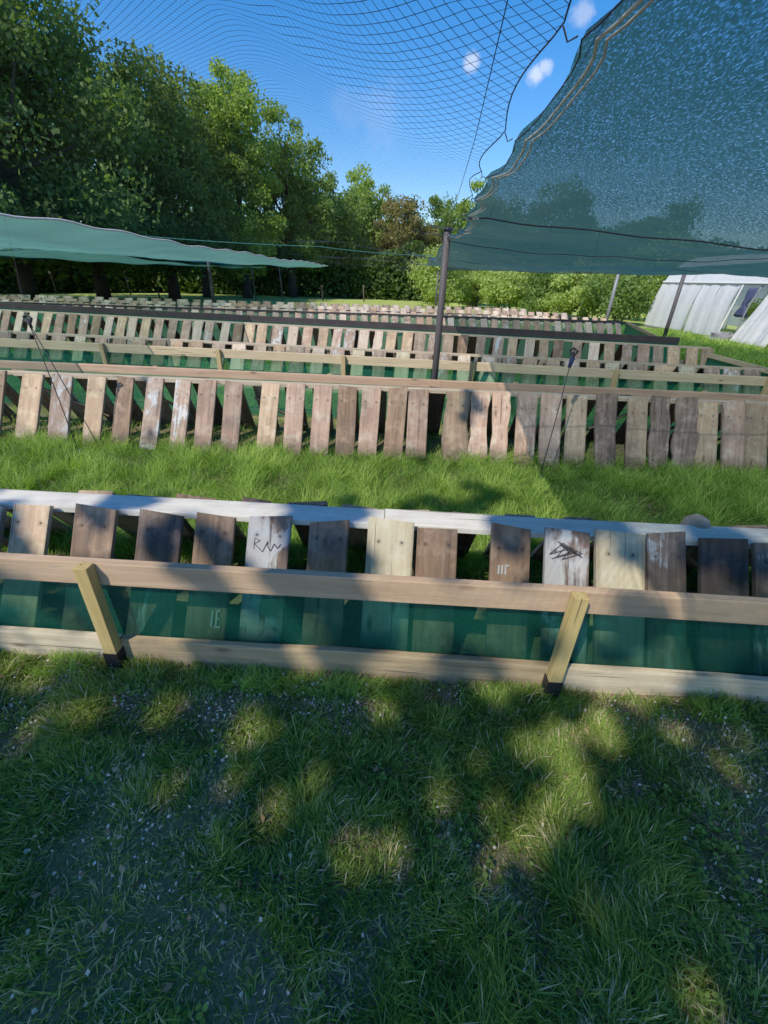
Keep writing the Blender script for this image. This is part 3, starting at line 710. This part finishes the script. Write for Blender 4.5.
# ------------------------------------------------------------------ trees
SUN_EL, SUN_AZ = R_(48), R_(-143)     # azimuth measured from +Y clockwise
sund = Vector((math.sin(SUN_AZ)*math.cos(SUN_EL), math.cos(SUN_AZ)*math.cos(SUN_EL), math.sin(SUN_EL)))   # towards the sun
def leaves_mesh(C, size, tint, r, flat=0.0, aspect=.62):
    n = len(C); d = r.normal(size=(n, 3)); d /= np.linalg.norm(d, axis=1)[:, None]
    e = r.normal(size=(n, 3)); e[:, 2] += flat; e = np.cross(d, e); e /= np.linalg.norm(e, axis=1)[:, None]+1e-9
    s = size*(.6+.8*r.random((n, 1))); nn = np.cross(d, e)
    a = C-d*s*.5; b = C+e*s*aspect*.5+nn*s*.1-d*s*.05; c = C+d*s*.5; f = C-e*s*aspect*.5+nn*s*.1-d*s*.05
    V = np.stack([a, b, c, f], 1).reshape(-1, 3); Q = np.arange(4*n).reshape(-1, 4)
    T = np.repeat(tint, 4)
    return np_mesh('leaves', V, Q, 4, attr=np.stack([T, T, T], -1))
def tree(name, label, x, y, h, rx, rz, n, leaf, size, seed, cb=None, clusters=60, cr=.26, trunk_r=.22, group=None, ry=None, parent_cat='tree', bias=0.0):
    r = np.random.default_rng(seed); ry = ry or rx; cz = h-rz
    root = empty(name, (x, y, 0), label, parent_cat, group)
    # cluster centres through the crown, more near the surface, uneven outline
    D = r.normal(size=(clusters, 3)); D /= np.linalg.norm(D, axis=1)[:, None]
    rad = .35+.65*r.random(clusters)**.6; rad *= (.82+.3*r.random(clusters))
    K = D*rad[:, None]*np.array([rx, ry, rz])+np.array([0, 0, cz])
    K[:, 2] = np.maximum(K[:, 2], .12*h+.5*r.random(clusters)) if cb is None else np.maximum(K[:, 2], cb+r.random(clusters)*.8)
    w = r.random(clusters)*.8+.4; w /= w.sum(); ci = r.choice(clusters, n, p=w)
    crs = (cr*(.6+.8*r.random(clusters)))*min(rx, rz)
    off = r.normal(size=(n, 3))*np.array([1, 1, .72]); ln = np.linalg.norm(off, axis=1)[:, None]; off = off/ln*np.minimum(ln, 2.1)**.85
    P = K[ci]+off*crs[ci][:, None]*.75
    P = P[P[:, 2] > .05]; ci = ci[:len(P)] if len(P) == len(ci) else r.choice(clusters, len(P))
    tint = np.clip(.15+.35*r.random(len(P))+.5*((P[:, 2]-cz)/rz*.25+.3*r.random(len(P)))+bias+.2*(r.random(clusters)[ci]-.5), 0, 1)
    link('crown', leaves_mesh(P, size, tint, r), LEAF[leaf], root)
    m = MB(); top = Vector((r.uniform(-.3, .3), r.uniform(-.3, .3), cz+rz*.35))
    m.tube([(0, 0, -.1), (0.02, .02, h*.12), (top.x*.4, top.y*.4, cz*.6), tuple(top)], [trunk_r*1.35, trunk_r, trunk_r*.75, trunk_r*.25], 9)
    for k in range(min(14, clusters)):
        q = Vector(K[k]); st = Vector((top.x*.4, top.y*.4, min(q.z*.75, cz*.55+rz*.2*r.random()+h*.05))); md = st.lerp(q, .5)+Vector((0, 0, -.04*h*r.random()))
        m.tube([st, md, q], [trunk_r*.42, trunk_r*.28, trunk_r*.08], 6)
    m.build('trunk', MAT['bark'], root)
    return root
def tpos(px, py, dist):
    d = ray(px, py); d.z = 0; d.normalize(); return d.x*dist, d.y*dist
def th(py_top, px, dist):
    d = ray(px, py_top); return H+d.z/math.hypot(d.x, d.y)*dist
T = [ # px, dist, top y, rx, rz, n, leaf, size, label
 (-70, 27, -200, 6.0, 8.0, 30000, 'dark', .26, 'huge dark tree cut by the left edge of the frame'),
 (25, 24, -60, 4.6, 6.5, 32000, 'dark', .24, 'tall dark broadleaf tree filling the top left corner'),
 (100, 27, -10, 3.8, 6.2, 26000, 'mid', .24, 'tall leafy tree with lit top right of the corner tree'),
 (172, 29, 42, 3.3, 5.6, 22000, 'dark', .24, 'dark tree with sunlit crest between the corner tree and the pale pointed tree'),
 (206, 33, 78, 3.0, 5.2, 18000, 'dark', .26, 'dark rounded tree just left of the pale pointed tree'),
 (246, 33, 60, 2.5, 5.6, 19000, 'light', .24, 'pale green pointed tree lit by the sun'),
 (292, 36, 112, 2.9, 4.6, 17000, 'mid', .26, 'green tree on the right shoulder of the pale pointed tree'),
 (330, 40, 172, 3.0, 3.8, 14000, 'mid', .28, 'rounded green tree lower down in the middle of the tree line'),
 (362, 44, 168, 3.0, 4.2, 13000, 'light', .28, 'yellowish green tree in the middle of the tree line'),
 (400, 42, 190, 2.6, 3.6, 12000, 'rust', .28, 'reddish brown tinged tree left of the centre post'),
 (436, 46, 200, 3.0, 4.0, 12000, 'mid', .3, 'green tree directly behind the centre post'),
 (474, 34, 176, 2.0, 3.3, 12000, 'light', .22, 'bright yellow green tree peeping past the shade cloth edge'),
 (540, 44, 190, 4.5, 4.5, 11000, 'mid', .3, 'tree hidden mostly behind the big shade cloth'),
 (640, 44, 205, 4.5, 4.0, 9000, 'mid', .3, 'tree standing behind the polytunnel, seen past the shade cloth'),
]
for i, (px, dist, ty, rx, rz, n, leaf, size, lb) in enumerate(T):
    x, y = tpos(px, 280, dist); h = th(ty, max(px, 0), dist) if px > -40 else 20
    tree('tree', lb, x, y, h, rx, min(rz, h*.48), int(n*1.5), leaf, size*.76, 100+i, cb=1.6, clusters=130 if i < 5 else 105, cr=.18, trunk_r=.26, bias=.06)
B = [ # right-hand bushes: px, dist, h, rx, n, leaf
 (440, 29, 3.4, 1.5, 9000, 'bush', 'bright green bush at the left corner under the big shade cloth'),
 (478, 31, 2.6, 1.7, 9000, 'bush', 'second sunlit bush from the centre post'),
 (512, 28, 2.3, 1.6, 10000, 'bush', 'sunlit bush with pale leaves behind the far planks'),
 (548, 27, 2.4, 1.7, 10000, 'mid', 'darker green bush between two pale leaved bushes'),
 (585, 25, 2.3, 1.6, 10000, 'bush', 'pale leaved bush beside the grey post'),
 (622, 24, 2.4, 1.5, 9000, 'mid', 'dark leafy bush at the left end of the polytunnel'),
 (645, 28, 3.6, 1.6, 8000, 'bush', 'tall pale bush rising behind the polytunnel roof'),
]
for i, (px, dist, h, rx, n, leaf, lb) in enumerate(B):
    x, y = tpos(px, 290, dist)
    tree('bush', lb, x, y, h, rx, h*.52, n, leaf, .14, 200+i, bias=.12, cb=.1, clusters=40, cr=.28, trunk_r=.06, parent_cat='bush')
# dark undergrowth along the wood edge
r = np.random.default_rng(5); n = 70000
U = r.random(n); PXs = -80+540*U; dist = 37+r.random(n)*4-6*np.clip((150-PXs)/230, 0, 1)
dx = np.array([tpos(p, 280, 1.0) for p in np.linspace(-80, 460, 60)]); ddx = np.interp(PXs, np.linspace(-80, 460, 60), dx[:, 0]); ddy = np.interp(PXs, np.linspace(-80, 460, 60), dx[:, 1])
hh = (2.6+1.8*vnoise(PXs/25, PXs*0, 8))*r.random(n)**.8
P = np.stack([ddx*dist, ddy*dist, hh], -1)
o = link('undergrowth', leaves_mesh(P, .32, np.clip(.1+.4*r.random(n), 0, 1), r), LEAF['dark']); tag(o, 'dark tangled undergrowth below the row of tall trees', 'undergrowth', kind='stuff')
# far wood behind
n = 60000; X = r.uniform(-90, 70, n); Yv = 62+8*r.random(n); Z = (5.5+3*vnoise(X, X*0, 9, .12)+1.5*vnoise(X, X*0, 10, .5))*r.random(n)**.7
o = link('far_wood', leaves_mesh(np.stack([X, Yv, Z], -1), .6, np.clip(.15+.5*r.random(n), 0, 1), r), LEAF['mid']); tag(o, 'distant wood closing the view behind the tree line', 'woodland', kind='stuff')

# tree behind the viewer whose leaves dapple the foreground with light
def spotmask(gx, gy):
    "True where the crown lets the sun through"
    open_ = np.zeros(len(gx), bool)
    for (px, py, rr) in SP:
        q = at(px, py, .03); z = (Vector((q.x, q.y, -H+.03))).dot(F); rad = rr/FPX*z*.72+.03
        open_ |= ((gx-q.x)**2+((gy-q.y)/1.25)**2) < rad**2
    return open_
SP = [(380, 712, 15), (243, 735, 19), (240, 725, 14), (266, 815, 18), (268, 840, 14), (312, 785, 14), (565, 765, 26), (575, 795, 22), (560, 742, 22), (600, 735, 24), (520, 845, 26), (497, 830, 18), (483, 870, 12),
      (345, 862, 20), (385, 852, 12), (440, 800, 15), (230, 940, 15), (232, 945, 10), (695, 1000, 17), (586, 902, 10), (680, 740, 10), (525, 748, 16), (490, 695, 15), (160, 712, 15), (150, 790, 14), (85, 715, 14), (10, 662, 26), (30, 676, 20), (545, 820, 18), (640, 705, 9), (730, 690, 10)]
r_s = random.Random(5)
SP += [(r_s.uniform(0, 768), r_s.uniform(668, 800), r_s.uniform(3, 7)) for _ in range(30)]
r = np.random.default_rng(77); n = 150000
tcz = 6.6; tcx, tcy = .25+sund.x/sund.z*tcz, 1.15+sund.y/sund.z*tcz
P = r.normal(size=(n, 3)); P /= np.linalg.norm(P, axis=1)[:, None]; P *= (r.random(n)**.4)[:, None]*np.array([4.6, 4.6, 1.2]); P += np.array([tcx, tcy, tcz])
tt = (P[:, 2]-.05)/sund.z; gx = P[:, 0]-sund.x*tt; gy = P[:, 1]-sund.y*tt
keep = ~spotmask(gx, gy)
# ragged far rim of the crown: dapples over the first bed and the grass strip
nz = .5*vnoise(gx, gy, 21, 3.2)+.5*vnoise(gx, gy, 22, 7.5)
thr = np.interp(gy, [-1.5, .9, 1.25, 2.0, 2.5, 3.4, 4.6, 5.4], [.0, .0, .52, .54, .64, .74, .80, 1.0])+np.where(gx < -.8, .10, 0)*(gy > 2.0)+.05*(gx > 3)
keep &= ~((nz < thr) & (gy > 1.2)) ; keep &= gy < 5.6; keep &= (gy > -1.2) & (np.abs(gx) < 4.2)
keep &= r.random(n) < np.where(gy > 1.2, .85, 1.0)
t2 = (P[:, 2]-1.9)/sund.z; cx_ = P[:, 0]-sund.x*t2; cy_ = P[:, 1]-sund.y*t2; keep &= ~((cx_ > EX-.05) & (cy_ > .9))
P = P[keep]
root = empty('tree', (tcx-.8, tcy-1.0, 0), 'broadleaf tree behind the viewer that dapples the foreground grass', 'tree')
o = link('crown', leaves_mesh(P, .10, np.clip(.2+.5*r.random(len(P)), 0, 1), r, flat=1.5, aspect=.8), LEAF['mid'], root); o.location = (-root.location.x, -root.location.y, 0)
m = MB(); m.tube([(0, 0, -.1), (0, 0, 2.5), (.1, .2, 5), (.3, .5, 7)], [.3, .22, .18, .05], 10)
for k in range(9):
    a = k*.7; m.tube([(0, 0, 3+k*.2), (.9*math.cos(a), .8*math.sin(a), 5.2+k*.1), (1.7*math.cos(a), 1.6*math.sin(a), 6.2+.08*k)], [.09, .05, .012], 6)
m.build('trunk', MAT['bark'], root)

# ------------------------------------------------------------------ polytunnel
A = Vector((10.35, 21.6)); Bq = Vector((10.75, 12.2)); u_ = (Bq-A).normalized(); v_ = Vector((-u_.y, u_.x)); Lt = (Bq-A).length; Wt = 3.6; Ht = 2.75
def hoop(a):
    "half-round section with steep sides: a from 0 (near side foot) to pi"
    return (Wt/2-(Wt/2)*math.copysign(abs(math.cos(a))**.8, math.cos(a)), Ht*max(0, math.sin(a))**.85)
def tp(s, a, out=0.0):
    w, z = hoop(a); q = A+u_*s+v_*(w-out); return Vector((q.x, q.y, z))
root = empty('polytunnel', (A.x, A.y, 0), 'torn white plastic polytunnel at the right behind the beds', 'polytunnel')
o3 = Vector((A.x, A.y, 0))
def film(name, s0, s1, a0, a1, ns, na, bulge=.04, mat=POLY, foot_out=0.0, seed=0, skew=0.0, out=.0):
    m = MB(); vs = []; fs = []
    for i in range(ns+1):
        for j in range(na+1):
            a = a0+(a1-a0)*j/na; s = s0+(s1-s0)*i/ns
            k = 1-j/na; s2 = s+skew*k
            wr = bulge*(math.sin(s*9+seed)*.4+math.sin(s*23+j*.7+seed)*.25)
            vs.append(tp(s2, a, wr+foot_out*k*k+out)-o3)
    for i in range(ns):
        for j in range(na): q = i*(na+1)+j; fs.append((q, q+1, q+na+2, q+na+1))
    m.add(vs, fs); m.sm = True; return m.build(name, mat, root)
ashoulder = .62
film('side_film', 0, 2.75, .02, ashoulder, 24, 8, .03, seed=1)
film('side_film', 2.8, 4.75, .02, ashoulder, 20, 8, .045, seed=2, skew=.15)
film('side_film', 6.25, 7.7, .02, ashoulder, 24, 8, .1, seed=3, skew=-.25, foot_out=.3)
film('side_film', 7.75, 9.35, .02, ashoulder, 24, 8, .1, seed=4)
film('roof_film', 0, Lt, ashoulder+.04, math.pi-.05, 40, 22, .04)
for k in range(6):
    s = Lt*k/5; m = MB(); m.tube([tp(s, .001+(math.pi-.002)*j/24, -.03)-o3 for j in range(25)], .022, 6); m.build('hoop', MAT['galv'], root)
m = MB(); m.tube([tp(0, ashoulder+.02, .03)-o3, tp(Lt, ashoulder+.02, .03)-o3], .05, 4); m.sm = False; m.build('side_rail', MAT['frame'], root)
m = MB(); m.tube([tp(0, math.pi/2, -.05)-o3, tp(Lt, math.pi/2, -.05)-o3], .025, 6); m.build('ridge_pole', MAT['galv'], root)
for s in (4.85, 6.25):
    m = MB(); m.tube([tp(s, .01, .02)-o3, tp(s, ashoulder, .02)-o3], .03, 4); m.sm = False; m.build('door_post', MAT['frame'], root)
# end wall film, far end
m = MB(); ring = [tp(0, math.pi*j/20)-o3 for j in range(21)]; ctr = (ring[0]+ring[-1])/2; m.add([ctr]+ring, [(0, j+1, j+2) for j in range(20)]); m.build('end_film', POLY, root)
# hanging cloth, crumpled scrap and weeds in the opening
q = tp(5.35, ashoulder, .0); m = MB(); vs = []; fs = []
for j in range(11):
    for i in range(7):
        a = i/6; w = .16+.07*math.sin(j*.8); vs.append(((a-.5)*w*2-.02*j*u_.x, .06*math.sin(a*9+j*.5), -.1-j*.085-.03*math.sin(a*6)))
for j in range(10):
    for i in range(6): fs.append((j*7+i, j*7+i+1, j*7+i+8, j*7+i+7))
m.add(vs, fs); m.sm = True; o = m.build('hanging_cloth', MAT['bluecloth'], None, (q.x, q.y, q.z), (0, .12, math.atan2(u_.y, u_.x))); tag(o, 'dark blue cloth hanging in the polytunnel opening', 'cloth')
sol = o.modifiers.new('solid', 'SOLIDIFY'); sol.thickness = .04
def crumple(name, label, cat, loc, size, mat, seed):
    r = random.Random(seed); m = MB(); n1, n2 = 9, 7; vs = []; fs = []
    for j in range(n2+1):
        for i in range(n1):
            th_ = 2*math.pi*i/n1; ph_ = math.pi/2*j/n2; k = r.uniform(.7, 1.15)
            vs.append((size[0]*math.cos(th_)*math.cos(ph_)*k, size[1]*math.sin(th_)*math.cos(ph_)*k, size[2]*math.sin(ph_)*k))
    for j in range(n2):
        for i in range(n1): fs.append((j*n1+i, j*n1+(i+1) % n1, (j+1)*n1+(i+1) % n1, (j+1)*n1+i))
    m.add(vs, fs); return tag(m.build(name, mat, None, loc), label, cat)
g = A+u_*5.3+v_*(-.1); crumple('rubble_heap', 'low heap of grey rubble at the foot of the polytunnel opening', 'rubble', (g.x, g.y, 0), (.55, .4, .32), MAT['galv'], 1)
g = A+u_*5.95+v_*(.4); crumple('plastic_sack', 'crumpled white sack standing inside the polytunnel opening', 'sack', (g.x, g.y, 0), (.3, .25, .75), MAT['whiteplastic'], 2)
g = A+u_*5.5+v_*(.9); crumple('scrap_heap', 'brown scrap heap behind the rubble in the polytunnel', 'scrap', (g.x, g.y, 0), (.6, .5, .4), MAT['scrap'], 3)
g = A+u_*5.9+v_*(-.8); root2 = None
m = MB(); m.add([(g.x+.9*math.cos(a)*(.8+.3*math.sin(a*3)), g.y+1.1*math.sin(a)*(.8+.3*math.cos(a*2)), .025) for a in [k*.35 for k in range(18)]], [tuple(range(18))]); tag(m.build('bare_earth', plain('bare_orange_earth', (.30, .20, .13), .95, nscale=6)), kind='structure')
g = A+u_*4.7+v_*2.0
tree('tunnel_plant', 'green overgrown plant inside the polytunnel seen through its opening', g.x, g.y, 1.7, .9, .85, 6000, 'light', .12, 301, cb=.1, clusters=30, cr=.3, trunk_r=.03, parent_cat='plant')

# ------------------------------------------------------------------ grass
def blades(P, length, width, lean, tint, r, droop=.5):
    n = len(P); th_ = r.random(n)*2*np.pi
    clump = vnoise(P[:, 0], P[:, 1], 31, 6)*4*np.pi; m_ = r.random(n) < .6; th_ = np.where(m_, clump+r.normal(size=n)*.5, th_)
    dx = np.cos(th_); dy = np.sin(th_); ph = th_+np.pi/2+r.normal(size=n)*.4; wx = np.cos(ph); wy = np.sin(ph)
    V = np.zeros((n, 7, 3)); ts = [0, .38, .75, 1.0]; wd = [1, .85, .5]
    for k, t in enumerate(ts):
        hor = length*lean*(t**1.6); up = length*(t-droop*lean*t*t*.8)
        c = np.stack([P[:, 0]+dx*hor, P[:, 1]+dy*hor, P[:, 2]+up], -1)
        if k < 3:
            off = np.stack([wx, wy, wx*0], -1)*(width*wd[k]*.5)[:, None]
            V[:, 2*k] = c-off; V[:, 2*k+1] = c+off
        else: V[:, 6] = c
    base = np.arange(n)[:, None]*7
    T1 = np.concatenate([base+np.array([[0, 1, 3]]), base+np.array([[0, 3, 2]]), base+np.array([[2, 3, 5]]), base+np.array([[2, 5, 4]]), base+np.array([[4, 5, 6]])], 0)
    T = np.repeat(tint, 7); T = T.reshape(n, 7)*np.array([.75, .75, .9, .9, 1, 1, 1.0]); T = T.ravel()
    return V.reshape(-1, 3), T1, np.stack([T, T, T], -1)
def patch_soil(x, y):
    "1 = bare soil"
    return .42*vnoise(x, y, 41, 3.1)+.36*vnoise(x, y, 42, 6.5)+.22*vnoise(x, y, 43, 16)
r = np.random.default_rng(90)
n = 260000
X = r.uniform(-2.6, 2.6, n); Yv = .08+1.22*r.random(n)+.0*X; so = patch_soil(X, Yv)
yf = np.array([LF1.p(float(x)).y for x in np.linspace(-2.6, 2.6, 20)]); lim = np.interp(X, np.linspace(-2.6, 2.6, 20), yf)-.03
k = (Yv < lim+.0) & (r.random(n) < np.interp(so, [.50, .60, .68], [1.0, .6, .3]))
X, Yv, so = X[k], Yv[k], so[k]; n = len(X)
cl = vnoise(X, Yv, 44, 9); ln = (.024+.05*r.random(n)**1.5)*(.55+.95*cl)*np.interp(so, [.35, .6], [1.15, .6])
ti = np.clip(.12+.42*r.random(n)+.25*(cl-.4), 0, .78); dead = r.random(n) < np.interp(so, [.4, .6], [.07, .45]); ti = np.where(dead, .82+.18*r.random(n), ti)
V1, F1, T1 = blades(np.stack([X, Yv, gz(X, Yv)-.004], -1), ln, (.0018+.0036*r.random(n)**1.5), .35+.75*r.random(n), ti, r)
o = link('lawn_grass', np_mesh('lawn', V1, F1, 3, attr=T1), LAWN); tag(o, 'short trodden grass in dappled shade in the foreground', 'grass', kind='stuff')
# clover and small weeds in the lawn
n = 2600; X = r.uniform(-2.0, 2.0, n); Yv = .15+1.05*r.random(n); k = vnoise(X, Yv, 51, 3) > .55; X, Yv = X[k], Yv[k]; n = len(X); vs = []; fs = []; tn = []
for i in range(n):
    z = gz(X[i:i+1], Yv[i:i+1])[0]+.012+.02*r.random(); s = .006+.005*r.random(); a0 = r.random()*6
    for q in range(3):
        a = a0+q*2.09; cx = X[i]+math.cos(a)*s*.9; cy = Yv[i]+math.sin(a)*s*.9; b0 = len(vs)
        for w in range(6): vs.append((cx+math.cos(w*1.047)*s*.7, cy+math.sin(w*1.047)*s*.7, z+.003*math.sin(w+a)))
        fs += [(b0, b0+1, b0+2), (b0, b0+2, b0+3), (b0, b0+3, b0+4), (b0, b0+4, b0+5)]; tn += [.25+.3*(i % 7)/7]*6
tn = np.array(tn); o = link('clover', np_mesh('clover', vs, fs, 3, attr=np.stack([tn]*3, -1)), LAWN); tag(o, 'small clover leaves scattered through the foreground grass', 'clover', kind='stuff')
# pale shell and wood chips
n = 16000; X = r.uniform(-2.2, 2.2, n); Yv = .1+1.15*r.random(n); so = patch_soil(X, Yv)
dens = np.interp(so, [.45, .60], [.06, 1.0])*np.interp(Yv, [.2, .7, 1.2], [.10, .4, 1.0])*np.where(X < 0, 1.0, .45); lim = np.interp(X, np.linspace(-2.6, 2.6, 20), yf)-.03
k = (r.random(n) < dens) & (Yv < lim); X, Yv = X[k], Yv[k]; n = len(X)
C = np.stack([X, Yv, gz(X, Yv)+.004+.024*r.random(n)], -1); tn = .55+.45*r.random(n)
CH = grassmat('pale_shell_chips', [(0, (.28, .2, .12)), (.6, (.55, .43, .29)), (1, (.85, .74, .58))], .0)
o = link('shell_chips', leaves_mesh(C, (.011), tn, r, aspect=.8), CH); tag(o, 'pale broken shell and wood chips scattered on bare patches', 'chips', kind='stuff')

r = np.random.default_rng(93); n = 260; X = r.uniform(-1.9, 1.9, n); Yv = .12+1.1*r.random(n)
o = link('fallen_leaves', leaves_mesh(np.stack([X, Yv, gz(X, Yv)+.02+.012*r.random(n)], -1), .022, r.random(n), r, flat=3, aspect=.6), grassmat('brown_fallen_leaves', [(0, (.12, .07, .035)), (.6, (.24, .15, .07)), (1, (.4, .3, .16))], .1)); tag(o, 'small brown fallen leaves lying in the foreground grass', 'leaves', kind='stuff')
def long_grass(name, label, x0, x1, ylo, yhi, n, lmin, lmax, seed, wid=.004, dens=None):
    r = np.random.default_rng(seed); X = r.uniform(x0, x1, n); U = r.random(n); lo = np.array([ylo(float(q)) for q in np.linspace(x0, x1, 40)]); hi = np.array([yhi(float(q)) for q in np.linspace(x0, x1, 40)])
    xx = np.linspace(x0, x1, 40); a = np.interp(X, xx, lo); b = np.interp(X, xx, hi); Yv = a+(b-a)*U
    cl = .5*vnoise(X, Yv, seed, 3.5)+.5*vnoise(X, Yv, seed+1, 8); cl = np.clip((cl-.5)*1.5+.5, 0, 1)
    if dens is not None: k = r.random(n) < dens(X, Yv, cl); X, Yv, cl = X[k], Yv[k], cl[k]
    n = len(X); ln = (lmin+(lmax-lmin)*r.random(n))*(.45+1.0*cl)
    ti = np.clip(.02+.5*r.random(n)+.6*(cl-.35), 0, .9); ti = np.where(r.random(n) < .03, .97, ti)
    V1, F1, T1 = blades(np.stack([X, Yv, gz(X, Yv)-.004], -1), ln, wid*(.6+.8*r.random(n)), .35+.7*r.random(n), ti, r, .6)
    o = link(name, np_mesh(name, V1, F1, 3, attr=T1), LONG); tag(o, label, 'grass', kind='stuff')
long_grass('long_grass', 'lush long grass strip between the nearest rack and the sunlit planks', -5.0, 4.8, lambda x: LK1.p(x).y+.30, lambda x: LK2.p(x).y-.22, 170000, .045, .19, 61)
long_grass('bed_weeds', 'low weeds growing under the sunlit planks', -5, 4.8, lambda x: LK2.p(x).y-.38, lambda x: LF2.p(x).y-.05, 16000, .04, .13, 63)
long_grass('fence_foot_grass', 'sunlit grass fringe at the foot of the nearest fence', -2.6, 2.6, lambda x: LF1.p(x).y-.14, lambda x: LF1.p(x).y-.035, 9000, .035, .085, 64, wid=.0035, dens=lambda X, Y, c: np.clip((c-.35)*4, .1, 1))
long_grass('rough_grass', 'rough grass around the polytunnel at the right', 6.6, 14, lambda x: 8.5, lambda x: 19.5, 60000, .1, .3, 65, wid=.016)
long_grass('middle_path_grass', 'grass on the hidden path between the two beds', -7, 5.6, lambda x: LF2.p(x).y+.1, lambda x: LF3.p(x).y-.1, 26000, .04, .1, 66, wid=.007)
long_grass('bed_grass', 'grass inside the second bed between its two racks', -9, 5.0, lambda x: LK3.p(x).y+.45, lambda x: LK4.p(x).y-.45, 30000, .05, .13, 67, wid=.009)

# ------------------------------------------------------------------ sky and sun
w = bpy.data.worlds.new('World'); scene.world = w; w.use_nodes = True; t = w.node_tree; bg = t.nodes['Background']
sky = t.nodes.new('ShaderNodeTexSky'); sky.sky_type = 'NISHITA'; sky.sun_disc = False; sky.sun_elevation = SUN_EL; sky.sun_rotation = SUN_AZ
sky.altitude = 100; sky.air_density = 1.0; sky.dust_density = .3; sky.ozone_density = 3.0
def wm(op, a, b):
    o = t.nodes.new('ShaderNodeMath'); o.operation = op
    for k, v in enumerate((a, b)):
        if isinstance(v, (int, float)): o.inputs[k].default_value = v
        else: t.links.new(v, o.inputs[k])
    return o.outputs[0]
tc = t.nodes.new('ShaderNodeTexCoord'); nz = t.nodes.new('ShaderNodeTexNoise'); nz.inputs['Scale'].default_value = 22; nz.inputs['Detail'].default_value = 6; nz.inputs['Roughness'].default_value = .65
t.links.new(tc.outputs['Generated'], nz.inputs['Vector'])
acc = None
for (px, py, rad, amp) in ((472, 63, .014, .5), (536, 74, .016, .6), (544, 67, .014, .5), (583, 14, .016, .3), (345, 108, .035, .06), (385, 112, .05, .08)):
    d = ray(px, py).normalized(); dp = t.nodes.new('ShaderNodeVectorMath'); dp.operation = 'DISTANCE'
    t.links.new(tc.outputs['Generated'], dp.inputs[0]); dp.inputs[1].default_value = d
    mr = t.nodes.new('ShaderNodeMapRange'); t.links.new(wm('ADD', dp.outputs['Value'], wm('MULTIPLY', wm('SUBTRACT', nz.outputs['Fac'], .5), -rad*2.4)), mr.inputs[0])
    mr.interpolation_type = 'SMOOTHSTEP'; mr.inputs[1].default_value = rad*.25; mr.inputs[2].default_value = rad*1.1; mr.inputs[3].default_value = amp; mr.inputs[4].default_value = 0
    acc = mr.outputs[0] if acc is None else wm('MAXIMUM', acc, mr.outputs[0])
hs = t.nodes.new('ShaderNodeHueSaturation'); hs.inputs['Saturation'].default_value = 1.42; hs.inputs['Hue'].default_value = .51; hs.inputs['Value'].default_value = 1.5; t.links.new(sky.outputs[0], hs.inputs['Color'])
mx = t.nodes.new('ShaderNodeMix'); mx.data_type = 'RGBA'; t.links.new(acc, mx.inputs[0]); t.links.new(hs.outputs[0], mx.inputs[6]); mx.inputs[7].default_value = (7.5, 8.2, 9.0, 1)
t.links.new(mx.outputs[2], bg.inputs['Color']); bg.inputs['Strength'].default_value = .125
sd = bpy.data.lights.new('sun', 'SUN'); sd.energy = 5.0; sd.angle = R_(.53); sd.color = (1, .95, .86); so_ = bpy.data.objects.new('sun', sd); COL.objects.link(so_)
so_.rotation_euler = sund.to_track_quat('Z', 'Y').to_euler()
scene.view_settings.view_transform = 'Standard'; scene.view_settings.look = 'None'; scene.view_settings.exposure = 0; scene.view_settings.gamma = 1.2
scene.cycles.transparent_max_bounces = 24
